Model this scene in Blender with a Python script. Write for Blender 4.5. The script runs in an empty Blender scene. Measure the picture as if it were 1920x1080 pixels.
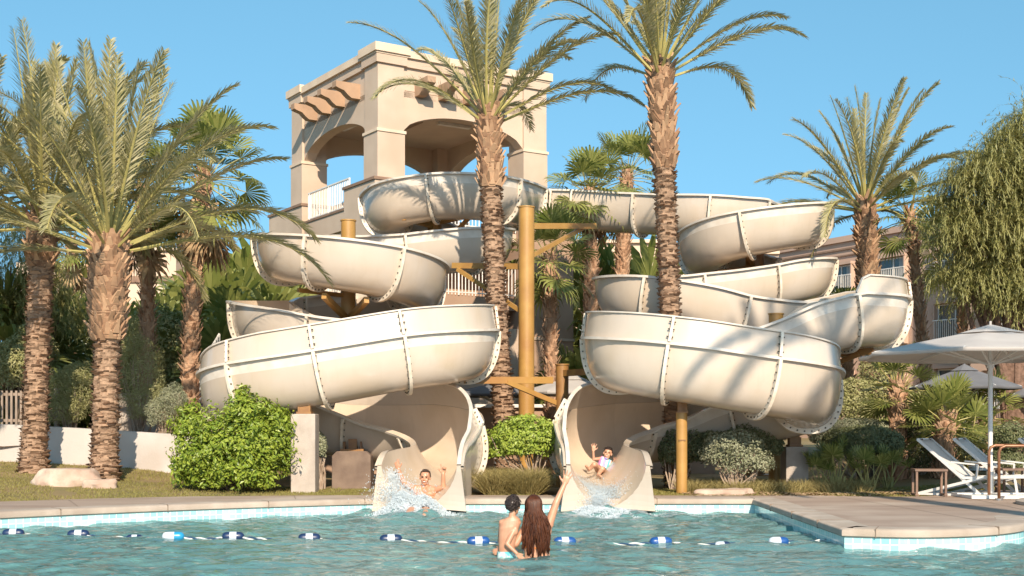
import bpy, bmesh, math, random
from mathutils import Vector, Matrix, noise
R = math.radians
PI = math.pi
random.seed(7)
SC = bpy.context.scene
COL = SC.collection
F = 2350.0; CAMH = 1.37; HY = 800.0

def W(px, py, Y):
    return Vector(((px - 960) / F * Y, Y, CAMH + (HY - py) / F * Y))
def PX(px, Y): return (px - 960) / F * Y
def PZ(py, Y): return CAMH + (HY - py) / F * Y

# ------------------------------------------------------------------ helpers
class MB:
    def __init__(s):
        s.v = []; s.f = []; s.m = []; s.uv = None
    def add(s, vs, fs, mi=0):
        b = len(s.v)
        s.v.extend([(p[0], p[1], p[2]) for p in vs])
        s.f.extend([tuple(i + b for i in f) for f in fs])
        s.m.extend([mi] * len(fs))
    def box(s, c, size, rz=0.0, mi=0, M=None, taper=1.0):
        hx, hy, hz = size[0] / 2, size[1] / 2, size[2] / 2
        vs = []
        for z in (-hz, hz):
            t = taper if z > 0 else 1.0
            for x, y in ((-hx, -hy), (hx, -hy), (hx, hy), (-hx, hy)):
                vs.append(Vector((x * t, y * t, z)))
        if M is None: M = Matrix.Rotation(rz, 3, 'Z')
        vs = [M @ v + Vector(c) for v in vs]
        s.add(vs, [(0, 3, 2, 1), (4, 5, 6, 7), (0, 1, 5, 4), (1, 2, 6, 5), (2, 3, 7, 6), (3, 0, 4, 7)], mi)
    def bar(s, a, b, w, h, mi=0):
        a = Vector(a); b = Vector(b); d = (b - a); L = d.length
        d.normalize()
        up = Vector((0, 0, 1)) if abs(d.z) < .95 else Vector((0, 1, 0))
        x = d.cross(up).normalized(); z = x.cross(d)
        M = Matrix((x, d, z)).transposed()
        s.box((a + b) / 2, (w, L, h), mi=mi, M=M)
    def tube(s, pts, rad, n=8, cap=True, mi=0, twist=None):
        pts = [Vector(p) for p in pts]
        if not hasattr(rad, '__len__'): rad = [rad] * len(pts)
        b = len(s.v); rings = []
        ref = None
        for i, p in enumerate(pts):
            d = (pts[min(i + 1, len(pts) - 1)] - pts[max(i - 1, 0)])
            if d.length < 1e-9: d = Vector((0, 0, 1))
            d.normalize()
            if ref is None:
                ref = Vector((1, 0, 0)) if abs(d.x) < .9 else Vector((0, 1, 0))
            x = (ref - d * ref.dot(d))
            if x.length < 1e-6: x = d.orthogonal()
            x.normalize(); ref = x
            y = d.cross(x)
            for k in range(n):
                a = 2 * PI * k / n
                q = p + (x * math.cos(a) + y * math.sin(a)) * rad[i]
                s.v.append((q.x, q.y, q.z))
        for i in range(len(pts) - 1):
            for k in range(n):
                k2 = (k + 1) % n
                s.f.append((b + i * n + k, b + i * n + k2, b + (i + 1) * n + k2, b + (i + 1) * n + k)); s.m.append(mi)
        if cap:
            s.f.append(tuple(b + k for k in reversed(range(n)))); s.m.append(mi)
            e = b + (len(pts) - 1) * n
            s.f.append(tuple(e + k for k in range(n))); s.m.append(mi)
    def prism(s, poly, z0, z1, mi=0):
        n = len(poly)
        vs = [(p[0], p[1], z0) for p in poly] + [(p[0], p[1], z1) for p in poly]
        fs = [tuple(reversed(range(n))), tuple(range(n, 2 * n))]
        for i in range(n):
            j = (i + 1) % n
            fs.append((i, j, n + j, n + i))
        s.add(vs, fs, mi)
    def build(s, name, mats, parent=None, smooth=False, angle=None, label=None):
        me = bpy.data.meshes.new(name)
        off = Vector((0, 0, 0))
        p = parent
        while p is not None:
            off += p.location; p = p.parent
        me.from_pydata([(x - off.x, y - off.y, z - off.z) for x, y, z in s.v], [], s.f)
        if not isinstance(mats, (list, tuple)): mats = [mats]
        for m in mats: me.materials.append(m)
        me.polygons.foreach_set('material_index', s.m)
        if s.uv:
            uvl = me.uv_layers.new(name='UVMap')
            uvl.data.foreach_set('uv', s.uv)
        me.update()
        if smooth:
            me.shade_smooth()
            if angle: me.set_sharp_from_angle(angle=R(angle))
        o = bpy.data.objects.new(name, me)
        COL.objects.link(o)
        if parent is not None: o.parent = parent
        if label: o['label'] = label
        return o

def fixn(o):
    bm = bmesh.new(); bm.from_mesh(o.data)
    bmesh.ops.recalc_face_normals(bm, faces=bm.faces)
    bm.to_mesh(o.data); bm.free()
    return o
def tag(o, label, cat, group=None, kind=None):
    if label: o['label'] = label
    if cat: o['category'] = cat
    if group: o['group'] = group
    if kind: o['kind'] = kind
    return o
def thing(name, label, cat, loc=(0, 0, 0), group=None):
    o = bpy.data.objects.new(name, None); COL.objects.link(o)
    o.location = loc; o.empty_display_size = .3
    return tag(o, label, cat, group)
def struct(o, kind='structure'):
    o['kind'] = kind; return o
def dup(root, loc, rz=0.0, sc=1.0, label=None, group=None, tilt=(0, 0)):
    r = root.copy(); COL.objects.link(r)
    r.location = loc; r.rotation_euler = (tilt[0], tilt[1], rz); r.scale = (sc, sc, sc)
    if label: r['label'] = label
    if group: r['group'] = group
    for ch in list(root.children):
        c = ch.copy(); COL.objects.link(c); c.parent = r
        for g in list(ch.children):
            d = g.copy(); COL.objects.link(d); d.parent = c
    return r

# ------------------------------------------------------------------ materials
def mat(name, col, rough=.7, col2=None, scale=4.0, detail=4.0, lo=.35, hi=.65, bump=0.0, bscale=None, spec=.5,
        island=None, trans=0.0, metal=0.0, coat=0.0, col3=None, scale3=.6, stretch=None):
    m = bpy.data.materials.new(name); m.use_nodes = True
    nt = m.node_tree; N = nt.nodes; L = nt.links
    P = N['Principled BSDF']; out = N['Material Output']
    P.inputs['Roughness'].default_value = rough
    P.inputs['Metallic'].default_value = metal
    P.inputs['Specular IOR Level'].default_value = spec
    P.inputs['Coat Weight'].default_value = coat
    P.inputs['Base Color'].default_value = (*col, 1)
    tc = N.new('ShaderNodeTexCoord')
    vec = tc.outputs['Object']
    if stretch:
        mp = N.new('ShaderNodeMapping'); mp.inputs['Scale'].default_value = stretch
        L.new(vec, mp.inputs['Vector']); vec = mp.outputs['Vector']
    c_out = None
    if col2 is not None:
        n = N.new('ShaderNodeTexNoise'); n.inputs['Scale'].default_value = scale; n.inputs['Detail'].default_value = detail
        L.new(vec, n.inputs['Vector'])
        mr = N.new('ShaderNodeMapRange'); mr.inputs['From Min'].default_value = lo; mr.inputs['From Max'].default_value = hi
        L.new(n.outputs['Fac'], mr.inputs['Value'])
        mx = N.new('ShaderNodeMix'); mx.data_type = 'RGBA'
        mx.inputs['A'].default_value = (*col, 1); mx.inputs['B'].default_value = (*col2, 1)
        L.new(mr.outputs['Result'], mx.inputs['Factor'])
        c_out = mx.outputs['Result']
    if col3 is not None:
        n3 = N.new('ShaderNodeTexNoise'); n3.inputs['Scale'].default_value = scale3; n3.inputs['Detail'].default_value = 3
        L.new(tc.outputs['Object'], n3.inputs['Vector'])
        mr3 = N.new('ShaderNodeMapRange'); mr3.inputs['From Min'].default_value = .5; mr3.inputs['From Max'].default_value = .68
        L.new(n3.outputs['Fac'], mr3.inputs['Value'])
        mx3 = N.new('ShaderNodeMix'); mx3.data_type = 'RGBA'
        if c_out: L.new(c_out, mx3.inputs['A'])
        else: mx3.inputs['A'].default_value = (*col, 1)
        mx3.inputs['B'].default_value = (*col3, 1)
        L.new(mr3.outputs['Result'], mx3.inputs['Factor']); c_out = mx3.outputs['Result']
    if island is not None:
        g = N.new('ShaderNodeNewGeometry')
        mi = N.new('ShaderNodeMix'); mi.data_type = 'RGBA'
        if c_out: L.new(c_out, mi.inputs['A'])
        else: mi.inputs['A'].default_value = (*col, 1)
        mi.inputs['B'].default_value = (*island, 1)
        L.new(g.outputs['Random Per Island'], mi.inputs['Factor'])
        c_out = mi.outputs['Result']
    if c_out: L.new(c_out, P.inputs['Base Color'])
    if bump > 0:
        nb = N.new('ShaderNodeTexNoise'); nb.inputs['Scale'].default_value = bscale or scale * 4; nb.inputs['Detail'].default_value = 5
        L.new(vec, nb.inputs['Vector'])
        b = N.new('ShaderNodeBump'); b.inputs['Strength'].default_value = bump; b.inputs['Distance'].default_value = .02
        L.new(nb.outputs['Fac'], b.inputs['Height']); L.new(b.outputs['Normal'], P.inputs['Normal'])
    if trans > 0:
        t = N.new('ShaderNodeBsdfTranslucent')
        ms = N.new('ShaderNodeMixShader'); ms.inputs[0].default_value = trans
        if c_out: L.new(c_out, t.inputs['Color'])
        else: t.inputs['Color'].default_value = (*col, 1)
        L.new(P.outputs[0], ms.inputs[1]); L.new(t.outputs[0], ms.inputs[2]); L.new(ms.outputs[0], out.inputs['Surface'])
    return m

M = {}
M['slide'] = mat('slide_gelcoat', (.57, .485, .40), .28, (.53, .445, .355), 1.3, 4, .35, .7, coat=.35, bump=.06, bscale=2.2, col3=(.54, .44, .335), scale3=.9, stretch=(1, 1, .5))
def panel_tone(m, amt=.10, streak=(.40, .31, .22)):
    nt = m.node_tree; N = nt.nodes; L = nt.links; P = N['Principled BSDF']
    src = P.inputs['Base Color'].links[0].from_socket
    oi = N.new('ShaderNodeObjectInfo'); mr = N.new('ShaderNodeMapRange'); mr.inputs['To Min'].default_value = 1 - amt; mr.inputs['To Max'].default_value = 1.0
    L.new(oi.outputs['Random'], mr.inputs['Value'])
    hs = N.new('ShaderNodeHueSaturation'); L.new(mr.outputs[0], hs.inputs['Value']); L.new(src, hs.inputs['Color'])
    tc = N.new('ShaderNodeTexCoord'); mp = N.new('ShaderNodeMapping'); mp.inputs['Scale'].default_value = (7, 7, .55); L.new(tc.outputs['Object'], mp.inputs['Vector'])
    nz = N.new('ShaderNodeTexNoise'); nz.inputs['Scale'].default_value = 1.0; nz.inputs['Detail'].default_value = 5; nz.inputs['Roughness'].default_value = .65; L.new(mp.outputs[0], nz.inputs['Vector'])
    m2 = N.new('ShaderNodeMapRange'); m2.inputs['From Min'].default_value = .52; m2.inputs['From Max'].default_value = .78; m2.inputs['To Max'].default_value = .24; L.new(nz.outputs['Fac'], m2.inputs['Value'])
    mx = N.new('ShaderNodeMix'); mx.data_type = 'RGBA'; L.new(m2.outputs[0], mx.inputs['Factor']); L.new(hs.outputs[0], mx.inputs['A']); mx.inputs['B'].default_value = (*streak, 1)
    L.new(mx.outputs['Result'], P.inputs['Base Color'])
    rr = N.new('ShaderNodeMapRange'); rr.inputs['To Min'].default_value = .14; rr.inputs['To Max'].default_value = .32; L.new(nz.outputs['Fac'], rr.inputs['Value']); L.new(rr.outputs[0], P.inputs['Roughness'])
panel_tone(M['slide'])
M['slide_in'] = mat('slide_inner', (.66, .53, .40), .3, (.60, .47, .34), 1.5, 3, coat=.1)
M['flange'] = mat('flange', (.72, .64, .53), .5, (.60, .50, .38), 5, 4)
M['bolt'] = mat('bolt_steel', (.10, .09, .07), .5, metal=.6)
M['rimgrey'] = mat('rim_lip', (.66, .60, .52), .45, (.56, .49, .41), 4, 4)
panel_tone(M['slide_in'], .06, (.42, .33, .24))
M['ochre'] = mat('ochre_steel', (.42, .235, .065), .45, (.35, .19, .05), 3, 4, bump=.05, col3=(.33, .16, .05), scale3=1.2)
M['brown_steel'] = mat('brown_steel', (.30, .15, .04), .5, (.2, .09, .03), 4, 4)
M['stucco'] = mat('stucco', (.545, .42, .315), .9, (.485, .37, .275), 1.2, 5, bump=.25, bscale=60, col3=(.47, .34, .245), scale3=.5)
M['stucco_trim2'] = None
M['stucco_shaded'] = mat('stucco_shaded', (.38, .25, .17), .9, (.33, .21, .14), 1.5, 5, bump=.25, bscale=60)  # stucco with the shade of the lower walls darkened into its colour
M['stucco_trim'] = mat('stucco_trim', (.66, .52, .38), .85, (.58, .45, .33), 2, 4)
M['corbel'] = mat('corbel', (.40, .255, .16), .85, (.34, .215, .135), 3, 4)
M['capbrown'] = mat('cap_brown', (.20, .12, .08), .8, (.27, .17, .11), 3, 4)  # plain brown for small parts; on the pier caps it paints shadow
M['hotel'] = mat('hotel_stucco', (.50, .34, .25), .9, (.45, .30, .22), .7, 5, bump=.2, bscale=40)
M['hotel_light'] = mat('hotel_light_stucco', (.62, .47, .35), .9, (.56, .42, .31), .6, 4)
M['white_rail'] = mat('white_rail', (.72, .68, .62), .5, (.62, .58, .52), 6, 3)
M['glass'] = mat('dark_glass', (.05, .075, .085), .06, (.10, .12, .12), .8, 2, spec=.8)
M['frame'] = mat('window_frame', (.62, .58, .52), .5)
M['curtain'] = mat('curtain', (.30, .33, .33), .9)
M['concrete'] = mat('concrete', (.45, .39, .33), .9, (.36, .30, .25), 3, 6, bump=.3, bscale=40, col3=(.28, .23, .19), scale3=1.1)
M['concrete_dark'] = mat('concrete_weathered', (.22, .16, .12), .9, (.13, .09, .07), 2.5, 6, bump=.3, bscale=40)
M['deck'] = mat('deck', (.37, .275, .21), .85, (.27, .19, .14), .8, 8, .3, .7, bump=.25, bscale=50, col3=(.44, .35, .275), scale3=.5, stretch=(.5, 2.2, 1))
M['coping'] = mat('coping', (.43, .355, .285), .85, (.32, .25, .195), 2.5, 7, bump=.3, bscale=50, col3=(.36, .29, .225), scale3=2)
M['joint'] = mat('joint', (.20, .15, .11), .95)
M['wallwhite'] = mat('white_wall', (.50, .455, .41), .85, (.54, .49, .45), 1.0, 6, bump=.2, bscale=30, col3=(.44, .38, .33), scale3=.8)
M['plaster'] = mat('pool_plaster', (.46, .64, .60), .8, (.40, .58, .56), 2, 3)
M['rock'] = mat('rock', (.56, .44, .34), .9, (.40, .27, .20), 2.5, 7, bump=.8, bscale=14)
M['soil'] = mat('soil', (.16, .10, .06), .95, (.10, .065, .04), 3, 6, bump=.5, bscale=20)
M['trunk_date'] = mat('date_trunk', (.36, .235, .15), .95, (.17, .105, .065), 9, 6, bump=.8, bscale=30, island=(.44, .29, .19))
M['trunk_base'] = mat('date_trunk_base', (.13, .075, .05), .95, (.22, .13, .09), 12, 6, bump=.9, bscale=30)
M['boot'] = mat('palm_boot', (.30, .17, .095), .95, (.14, .07, .04), 7, 6, island=(.46, .29, .17))
M['trunk_fan'] = mat('fan_trunk', (.38, .20, .11), .95, (.19, .09, .045), 8, 6, bump=.8, bscale=25, island=(.50, .32, .20))
M['frond'] = mat('date_leaf', (.255, .24, .085), .5, (.32, .295, .125), 1.5, 3, island=(.50, .44, .25), trans=.34, spec=.5)
M['rachis'] = mat('frond_stalk', (.42, .36, .13), .5, (.34, .30, .10), 4, 3)
M['fan'] = mat('fan_leaf', (.11, .145, .025), .42, (.19, .21, .05), 2, 3, island=(.34, .34, .10), trans=.32, spec=.5)
M['fan_dry'] = mat('dry_leaf', (.32, .20, .10), .9, (.22, .12, .06), 4, 3, island=(.42, .30, .17))
M['bright_leaf'] = mat('bright_leaf', (.11, .18, .014), .42, (.16, .24, .022), 2, 3, island=(.33, .39, .05), trans=.25)
M['lime_leaf'] = mat('lime_leaf', (.24, .34, .03), .42, (.28, .36, .045), 2, 3, island=(.38, .44, .08), trans=.25)
M['silver_leaf'] = mat('silver_leaf', (.17, .19, .09), .6, (.27, .28, .17), 2, 3, island=(.36, .36, .24), trans=.15)
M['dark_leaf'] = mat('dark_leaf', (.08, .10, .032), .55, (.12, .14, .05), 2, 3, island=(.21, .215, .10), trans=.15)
M['olive_leaf'] = mat('olive_leaf', (.23, .24, .07), .55, (.31, .30, .11), 2, 3, island=(.44, .41, .20), trans=.28)
M['weep_leaf'] = mat('weeping_leaf', (.205, .205, .05), .5, (.28, .265, .08), 1.2, 3, island=(.45, .42, .18), trans=.35)
M['dry_grass'] = mat('dry_grass', (.20, .17, .05), .8, (.30, .24, .09), 2, 3, island=(.40, .32, .13), trans=.2)
M['lawn'] = mat('lawn_blades', (.16, .16, .03), .7, (.24, .20, .06), 2, 3, island=(.28, .24, .07), trans=.2)
M['ground'] = mat('ground_turf', (.165, .135, .045), .95, (.24, .165, .075), 1.2, 7, bump=.5, bscale=40, col3=(.28, .19, .10), scale3=.9)
M['branch'] = mat('branch', (.42, .33, .25), .9, (.26, .18, .12), 8, 4)
M['branch_dark'] = mat('branch_dark', (.12, .08, .05), .9)

# ------------------------------------------------------------------ world, sun, camera
SUN_EL = R(31); SH = Vector((.15, -.989)).normalized()
world = bpy.data.worlds.new('World'); SC.world = world; world.use_nodes = True
wn = world.node_tree.nodes; wl = world.node_tree.links
bg = wn['Background']
sky = wn.new('ShaderNodeTexSky'); sky.sky_type = 'NISHITA'; sky.sun_disc = False
sky.sun_elevation = SUN_EL
sky.sun_rotation = math.atan2(SH.x, SH.y)
sky.altitude = 150; sky.air_density = 1.0; sky.dust_density = .35; sky.ozone_density = 1.4
bg.inputs['Strength'].default_value = .15
wtc = wn.new('ShaderNodeTexCoord'); wmp = wn.new('ShaderNodeMapping'); wmp.vector_type = 'POINT'
wmp.inputs['Scale'].default_value = (1, 1, .62); wmp.inputs['Location'].default_value = (0, 0, .30)
wl.new(wtc.outputs['Generated'], wmp.inputs['Vector']); wl.new(wmp.outputs[0], sky.inputs['Vector'])
whs = wn.new('ShaderNodeHueSaturation'); whs.inputs['Saturation'].default_value = 1.13; whs.inputs['Hue'].default_value = .472; whs.inputs['Value'].default_value = 1.1
wl.new(sky.outputs[0], whs.inputs['Color']); wl.new(whs.outputs[0], bg.inputs['Color'])
sl = bpy.data.lights.new('sun', 'SUN'); sl.energy = 5.0; sl.angle = R(.55); sl.color = (1.0, .86, .69)
so = bpy.data.objects.new('sun', sl); COL.objects.link(so)
sd = Vector((SH.x * math.cos(SUN_EL), SH.y * math.cos(SUN_EL), math.sin(SUN_EL)))
so.rotation_euler = sd.to_track_quat('Z', 'Y').to_euler()
cam = bpy.data.cameras.new('camera'); co = bpy.data.objects.new('camera', cam); COL.objects.link(co)
co.location = (0, 0, CAMH); co.rotation_euler = (R(90), 0, 0)
cam.sensor_width = 36; cam.lens = F / 1920 * 36; cam.shift_y = (HY - 540) / 1920
cam.clip_start = .1; cam.clip_end = 2000
SC.camera = co
SC.view_settings.view_transform = 'Standard'; SC.view_settings.look = 'None'
SC.view_settings.exposure = .54; SC.view_settings.gamma = 1

# ------------------------------------------------------------------ pool, deck, ground
def smooth_poly(pts, per=6):
    n = len(pts); out = []
    for i in range(n - 1):
        p0 = Vector(pts[max(i - 1, 0)]); p1 = Vector(pts[i]); p2 = Vector(pts[i + 1]); p3 = Vector(pts[min(i + 2, n - 1)])
        for k in range(per):
            t = k / per
            out.append(.5 * ((2 * p1) + (-p0 + p2) * t + (2 * p0 - 5 * p1 + 4 * p2 - p3) * t * t + (-p0 + 3 * p1 - 3 * p2 + p3) * t ** 3))
    out.append(Vector(pts[-1]))
    return out
left_curve = smooth_poly([(-11.5, -6), (-11.6, 4), (-11.0, 9), (-9.4, 13.2), (-7.9, 15.6), (-6.95, 16.75), (-5.6, 17.9), (-4.4, 18.75), (-3.1, 19.45), (-2.3, 19.85)], 5)
front_curve = smooth_poly([(3.74, 14.1), (4.35, 13.9), (5.0, 14.0), (5.6, 14.35), (6.15, 15.0), (6.5, 15.9), (7.0, 16.3), (7.6, 15.8), (7.7, 14), (7.6, 11), (7.4, 6), (7.2, -6)], 5)
POOL = left_curve + [Vector((0.5, 19.9)), Vector((3.86, 19.95))] + front_curve
POOL = [Vector((p[0], p[1])) for p in POOL]
DECK_OUT = [(-16, -10), (-16, 12), (-10.5, 17.0), (-8.2, 18.8), (-6.6, 19.9), (-5.3, 20.5), (-3, 20.85), (-1, 20.9), (1.5, 20.8), (3.2, 20.75), (5.2, 20.7),
            (6.0, 20.3), (6.9, 20.6), (7.6, 21.6), (8.5, 22.4), (10, 22.8), (16, 23), (16, -10)]
DZ = .23
def fill_poly(outer, hole, z):
    bm = bmesh.new()
    def loop(pts):
        vs = [bm.verts.new((p[0], p[1], z)) for p in pts]
        for i in range(len(vs)): bm.edges.new((vs[i], vs[(i + 1) % len(vs)]))
    loop(outer)
    if hole: loop(hole)
    bmesh.ops.triangle_fill(bm, edges=bm.edges[:], use_beauty=True)
    bmesh.ops.recalc_face_normals(bm, faces=bm.faces)
    if bm.faces and sum(f.normal.z for f in bm.faces) < 0:
        bmesh.ops.reverse_faces(bm, faces=bm.faces)
    return bm
def offset_poly(pts, d):
    n = len(pts); out = []
    for i in range(n):
        a = pts[i - 1]; b = pts[(i + 1) % n]
        p = pts[i]
        e1 = (p - a).normalized(); e2 = (b - p).normalized()
        n1 = Vector((e1.y, -e1.x)); n2 = Vector((e2.y, -e2.x))
        m = (n1 + n2); 
        if m.length < 1e-6: m = n1
        m.normalize()
        k = 1 / max(.5, m.dot(n1))
        out.append(p + m * d * k)
    return out
area = sum(POOL[i - 1].x * POOL[i].y - POOL[i].x * POOL[i - 1].y for i in range(len(POOL)))
if area < 0: outward = -1
else: outward = 1
COPE = offset_poly(POOL, .34 * outward)
bm = fill_poly([Vector(p) for p in DECK_OUT], COPE, DZ)
me = bpy.data.meshes.new('deck'); bm.to_mesh(me); bm.free()
me.materials.append(M['deck'])
deck = bpy.data.objects.new('pool_deck', me); COL.objects.link(deck); struct(deck)
deck['label'] = 'stained tan concrete pool deck'
# deck outer edge skirt
mb = MB()
for i in range(len(DECK_OUT)):
    a = DECK_OUT[i]; b = DECK_OUT[(i + 1) % len(DECK_OUT)]
    mb.add([(a[0], a[1], DZ), (b[0], b[1], DZ), (b[0], b[1], -.3), (a[0], a[1], -.3)], [(0, 1, 2, 3)])
struct(mb.build('deck_edge', M['coping']))
# coping ring: rounded nose
IN = offset_poly(POOL, -.035 * outward)
prof = [(COPE, DZ + .002), (offset_poly(POOL, .02 * outward), DZ + .002), (offset_poly(POOL, -.02 * outward), DZ - .008), (IN, DZ - .03), (IN, DZ - .085), (offset_poly(POOL, -.015 * outward), DZ - .10), (POOL, DZ - .10)]
mb = MB(); n = len(POOL)
for pl, z in prof: mb.v.extend([(p.x, p.y, z) for p in pl])
for r in range(len(prof) - 1):
    for i in range(n):
        j = (i + 1) % n
        mb.f.append((r * n + i, r * n + j, (r + 1) * n + j, (r + 1) * n + i)); mb.m.append(0)
o = mb.build('coping', M['coping'], smooth=True, angle=50); fixn(o); struct(o)
# coping joints
mb = MB(); acc = 0
for i in range(n):
    a = POOL[i]; b = POOL[(i + 1) % n]; L_ = (b - a).length; d = (b - a).normalized(); nn = Vector((d.y, -d.x)) * outward
    t = 1.55 - acc
    while t < L_:
        p = a + d * t
        q = p + nn * .15
        mb.box((q.x, q.y, DZ - .0475), (.008, .385, .105), rz=math.atan2(d.y, d.x))
        t += 1.55
    acc = (acc + L_) % 1.55
o = mb.build('coping_joints', M['joint']); struct(o)
mb = MB()
def dline(a, b, w=.012):
    a = Vector((a[0], a[1], 0)); b = Vector((b[0], b[1], 0)); d = (b - a).normalized(); s_ = Vector((-d.y, d.x, 0)) * w / 2; z = Vector((0, 0, DZ + .004))
    mb.add([a - s_ + z, b - s_ + z, b + s_ + z, a + s_ + z], [(0, 1, 2, 3)])
for (a, b) in (((4.2, 17.6), (9, 18.6)), ((5.7, 15.0), (5.3, 20.4)), ((7.0, 17.0), (7.4, 21.2)), ((4.25, 19.9), (8.6, 20.4)), ((-9, 15.4), (-9.7, 17.2)), ((-6.2, 17.9), (-6.9, 19.5)), ((-3.4, 19.7), (-3.6, 20.7)), ((3.0, 20.25), (3.0, 20.7))): dline(a, b)
o = mb.build('deck_joints', M['joint']); struct(o)
# tile band and pool wall with uv
def tilemat():
    m = bpy.data.materials.new('waterline_tile'); m.use_nodes = True
    N = m.node_tree.nodes; L = m.node_tree.links; P = N['Principled BSDF']
    uv = N.new('ShaderNodeUVMap'); uv.uv_map = 'UVMap'
    br = N.new('ShaderNodeTexBrick'); br.offset = 0; br.squash = 1
    br.inputs['Scale'].default_value = 1; br.inputs['Brick Width'].default_value = .1; br.inputs['Row Height'].default_value = .075
    br.inputs['Mortar Size'].default_value = .006; br.inputs['Mortar Smooth'].default_value = .1
    br.inputs['Color1'].default_value = (.24, .54, .57, 1); br.inputs['Color2'].default_value = (.44, .66, .66, 1)
    br.inputs['Mortar'].default_value = (.72, .74, .70, 1); br.inputs['Bias'].default_value = 0
    L.new(uv.outputs[0], br.inputs['Vector'])
    nz = N.new('ShaderNodeTexNoise'); nz.inputs['Scale'].default_value = 1.6; nz.inputs['Detail'].default_value = 3; L.new(uv.outputs[0], nz.inputs['Vector'])
    mx = N.new('ShaderNodeMix'); mx.data_type = 'RGBA'; mx.blend_type = 'MIX'
    mr = N.new('ShaderNodeMapRange'); mr.inputs['From Min'].default_value = .45; mr.inputs['From Max'].default_value = .75; mr.inputs['To Max'].default_value = .45
    L.new(nz.outputs['Fac'], mr.inputs['Value']); L.new(mr.outputs[0], mx.inputs['Factor'])
    L.new(br.outputs['Color'], mx.inputs['A']); mx.inputs['B'].default_value = (.62, .70, .68, 1)
    L.new(mx.outputs['Result'], P.inputs['Base Color']); P.inputs['Roughness'].default_value = .15
    return m
M['tile'] = tilemat()
mb = MB(); u = 0; uv = []
for i in range(n):
    a = POOL[i]; b = POOL[(i + 1) % n]; L_ = (b - a).length
    for z0, z1, mi in ((-.096, DZ - .10, 0), (-1.3, -.096, 1)):
        mb.add([(a.x, a.y, z0), (b.x, b.y, z0), (b.x, b.y, z1), (a.x, a.y, z1)], [(0, 1, 2, 3)], mi)
        uv += [u, z0 + .02, u + L_, z0 + .02, u + L_, z1 + .02, u, z1 + .02]
    u += L_
mb.uv = uv
o = mb.build('pool_wall', [M['tile'], M['plaster']]); struct(o)
bm = fill_poly(POOL, None, -1.25)
me = bpy.data.meshes.new('pool_floor'); bm.to_mesh(me); bm.free(); me.materials.append(M['plaster'])
o = bpy.data.objects.new('pool_floor', me); COL.objects.link(o); struct(o)

def inpoly(x, y, poly):
    c = False; j = len(poly) - 1
    for i in range(len(poly)):
        a = poly[i]; b = poly[j]
        if (a[1] > y) != (b[1] > y) and x < (b[0] - a[0]) * (y - a[1]) / (b[1] - a[1]) + a[0]: c = not c
        j = i
    return c
def sstep(a, b, x):
    t = min(1, max(0, (x - a) / (b - a))); return t * t * (3 - 2 * t)
def gz(x, y):
    h = .205
    h += .088 * max(0, min(y, 26) - 20.0) * sstep(-4.0, -8.0, x)
    h += .06 * max(0, min(y, 30) - 21.5) * sstep(6.5, 9, x)
    h += .025 * noise.noise(Vector((x * .9, y * .9, 0)))
    return h
def build_ground():
    xs = []; x = -700
    while x < 700:
        xs.append(x); x += .35 if -16 <= x < 16 else (2 if abs(x) < 60 else 40)
    ys = []; y = -200
    while y < 900:
        ys.append(y); y += .35 if 8 <= y < 32 else (2 if -12 < y < 70 else 40)
    deckin = [(p[0] * .985, p[1] - .15) for p in DECK_OUT]
    mb = MB(); nx = len(xs)
    for yy in ys:
        for xx in xs:
            if inpoly(xx, yy, deckin): z = -1.6
            else: z = gz(xx, yy)
            mb.v.append((xx, yy, z))
    for j in range(len(ys) - 1):
        for i in range(nx - 1):
            mb.f.append((j * nx + i, j * nx + i + 1, (j + 1) * nx + i + 1, (j + 1) * nx + i)); mb.m.append(0)
    o = mb.build('ground', M['ground'], smooth=True); struct(o)
build_ground()

# water
def watermat():
    m = bpy.data.materials.new('pool_water'); m.use_nodes = True
    N = m.node_tree.nodes; L = m.node_tree.links
    for nd in list(N):
        if nd.type != 'OUTPUT_MATERIAL': N.remove(nd)
    out = [x for x in N if x.type == 'OUTPUT_MATERIAL'][0]
    tc = N.new('ShaderNodeTexCoord'); mp = N.new('ShaderNodeMapping'); mp.inputs['Scale'].default_value = (1, 1.6, 1)
    L.new(tc.outputs['Object'], mp.inputs['Vector'])
    n1 = N.new('ShaderNodeTexNoise'); n1.inputs['Scale'].default_value = 7.5; n1.inputs['Detail'].default_value = 4; n1.inputs['Distortion'].default_value = .6
    L.new(mp.outputs[0], n1.inputs['Vector'])
    b = N.new('ShaderNodeBump'); b.inputs['Strength'].default_value = .6; b.inputs['Distance'].default_value = .03
    L.new(n1.outputs['Fac'], b.inputs['Height'])
    fr = N.new('ShaderNodeFresnel'); fr.inputs['IOR'].default_value = 1.33; L.new(b.outputs[0], fr.inputs['Normal'])
    gl = N.new('ShaderNodeBsdfGlossy'); gl.inputs['Roughness'].default_value = .015; L.new(b.outputs[0], gl.inputs['Normal'])
    tr = N.new('ShaderNodeBsdfTransparent'); tr.inputs['Color'].default_value = (.50, .80, .78, 1)
    df = N.new('ShaderNodeBsdfDiffuse'); df.inputs['Color'].default_value = (.22, .44, .43, 1); L.new(b.outputs[0], df.inputs['Normal'])
    m1 = N.new('ShaderNodeMixShader'); m1.inputs[0].default_value = .45
    L.new(tr.outputs[0], m1.inputs[1]); L.new(df.outputs[0], m1.inputs[2])
    m2 = N.new('ShaderNodeMixShader'); L.new(fr.outputs[0], m2.inputs[0])
    L.new(m1.outputs[0], m2.inputs[1]); L.new(gl.outputs[0], m2.inputs[2])
    L.new(m2.outputs[0], out.inputs['Surface'])
    return m
M['water'] = watermat()
SPL = [(-1.5, 19.2, 1.0), (1.55, 19.2, 1.0)]
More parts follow.
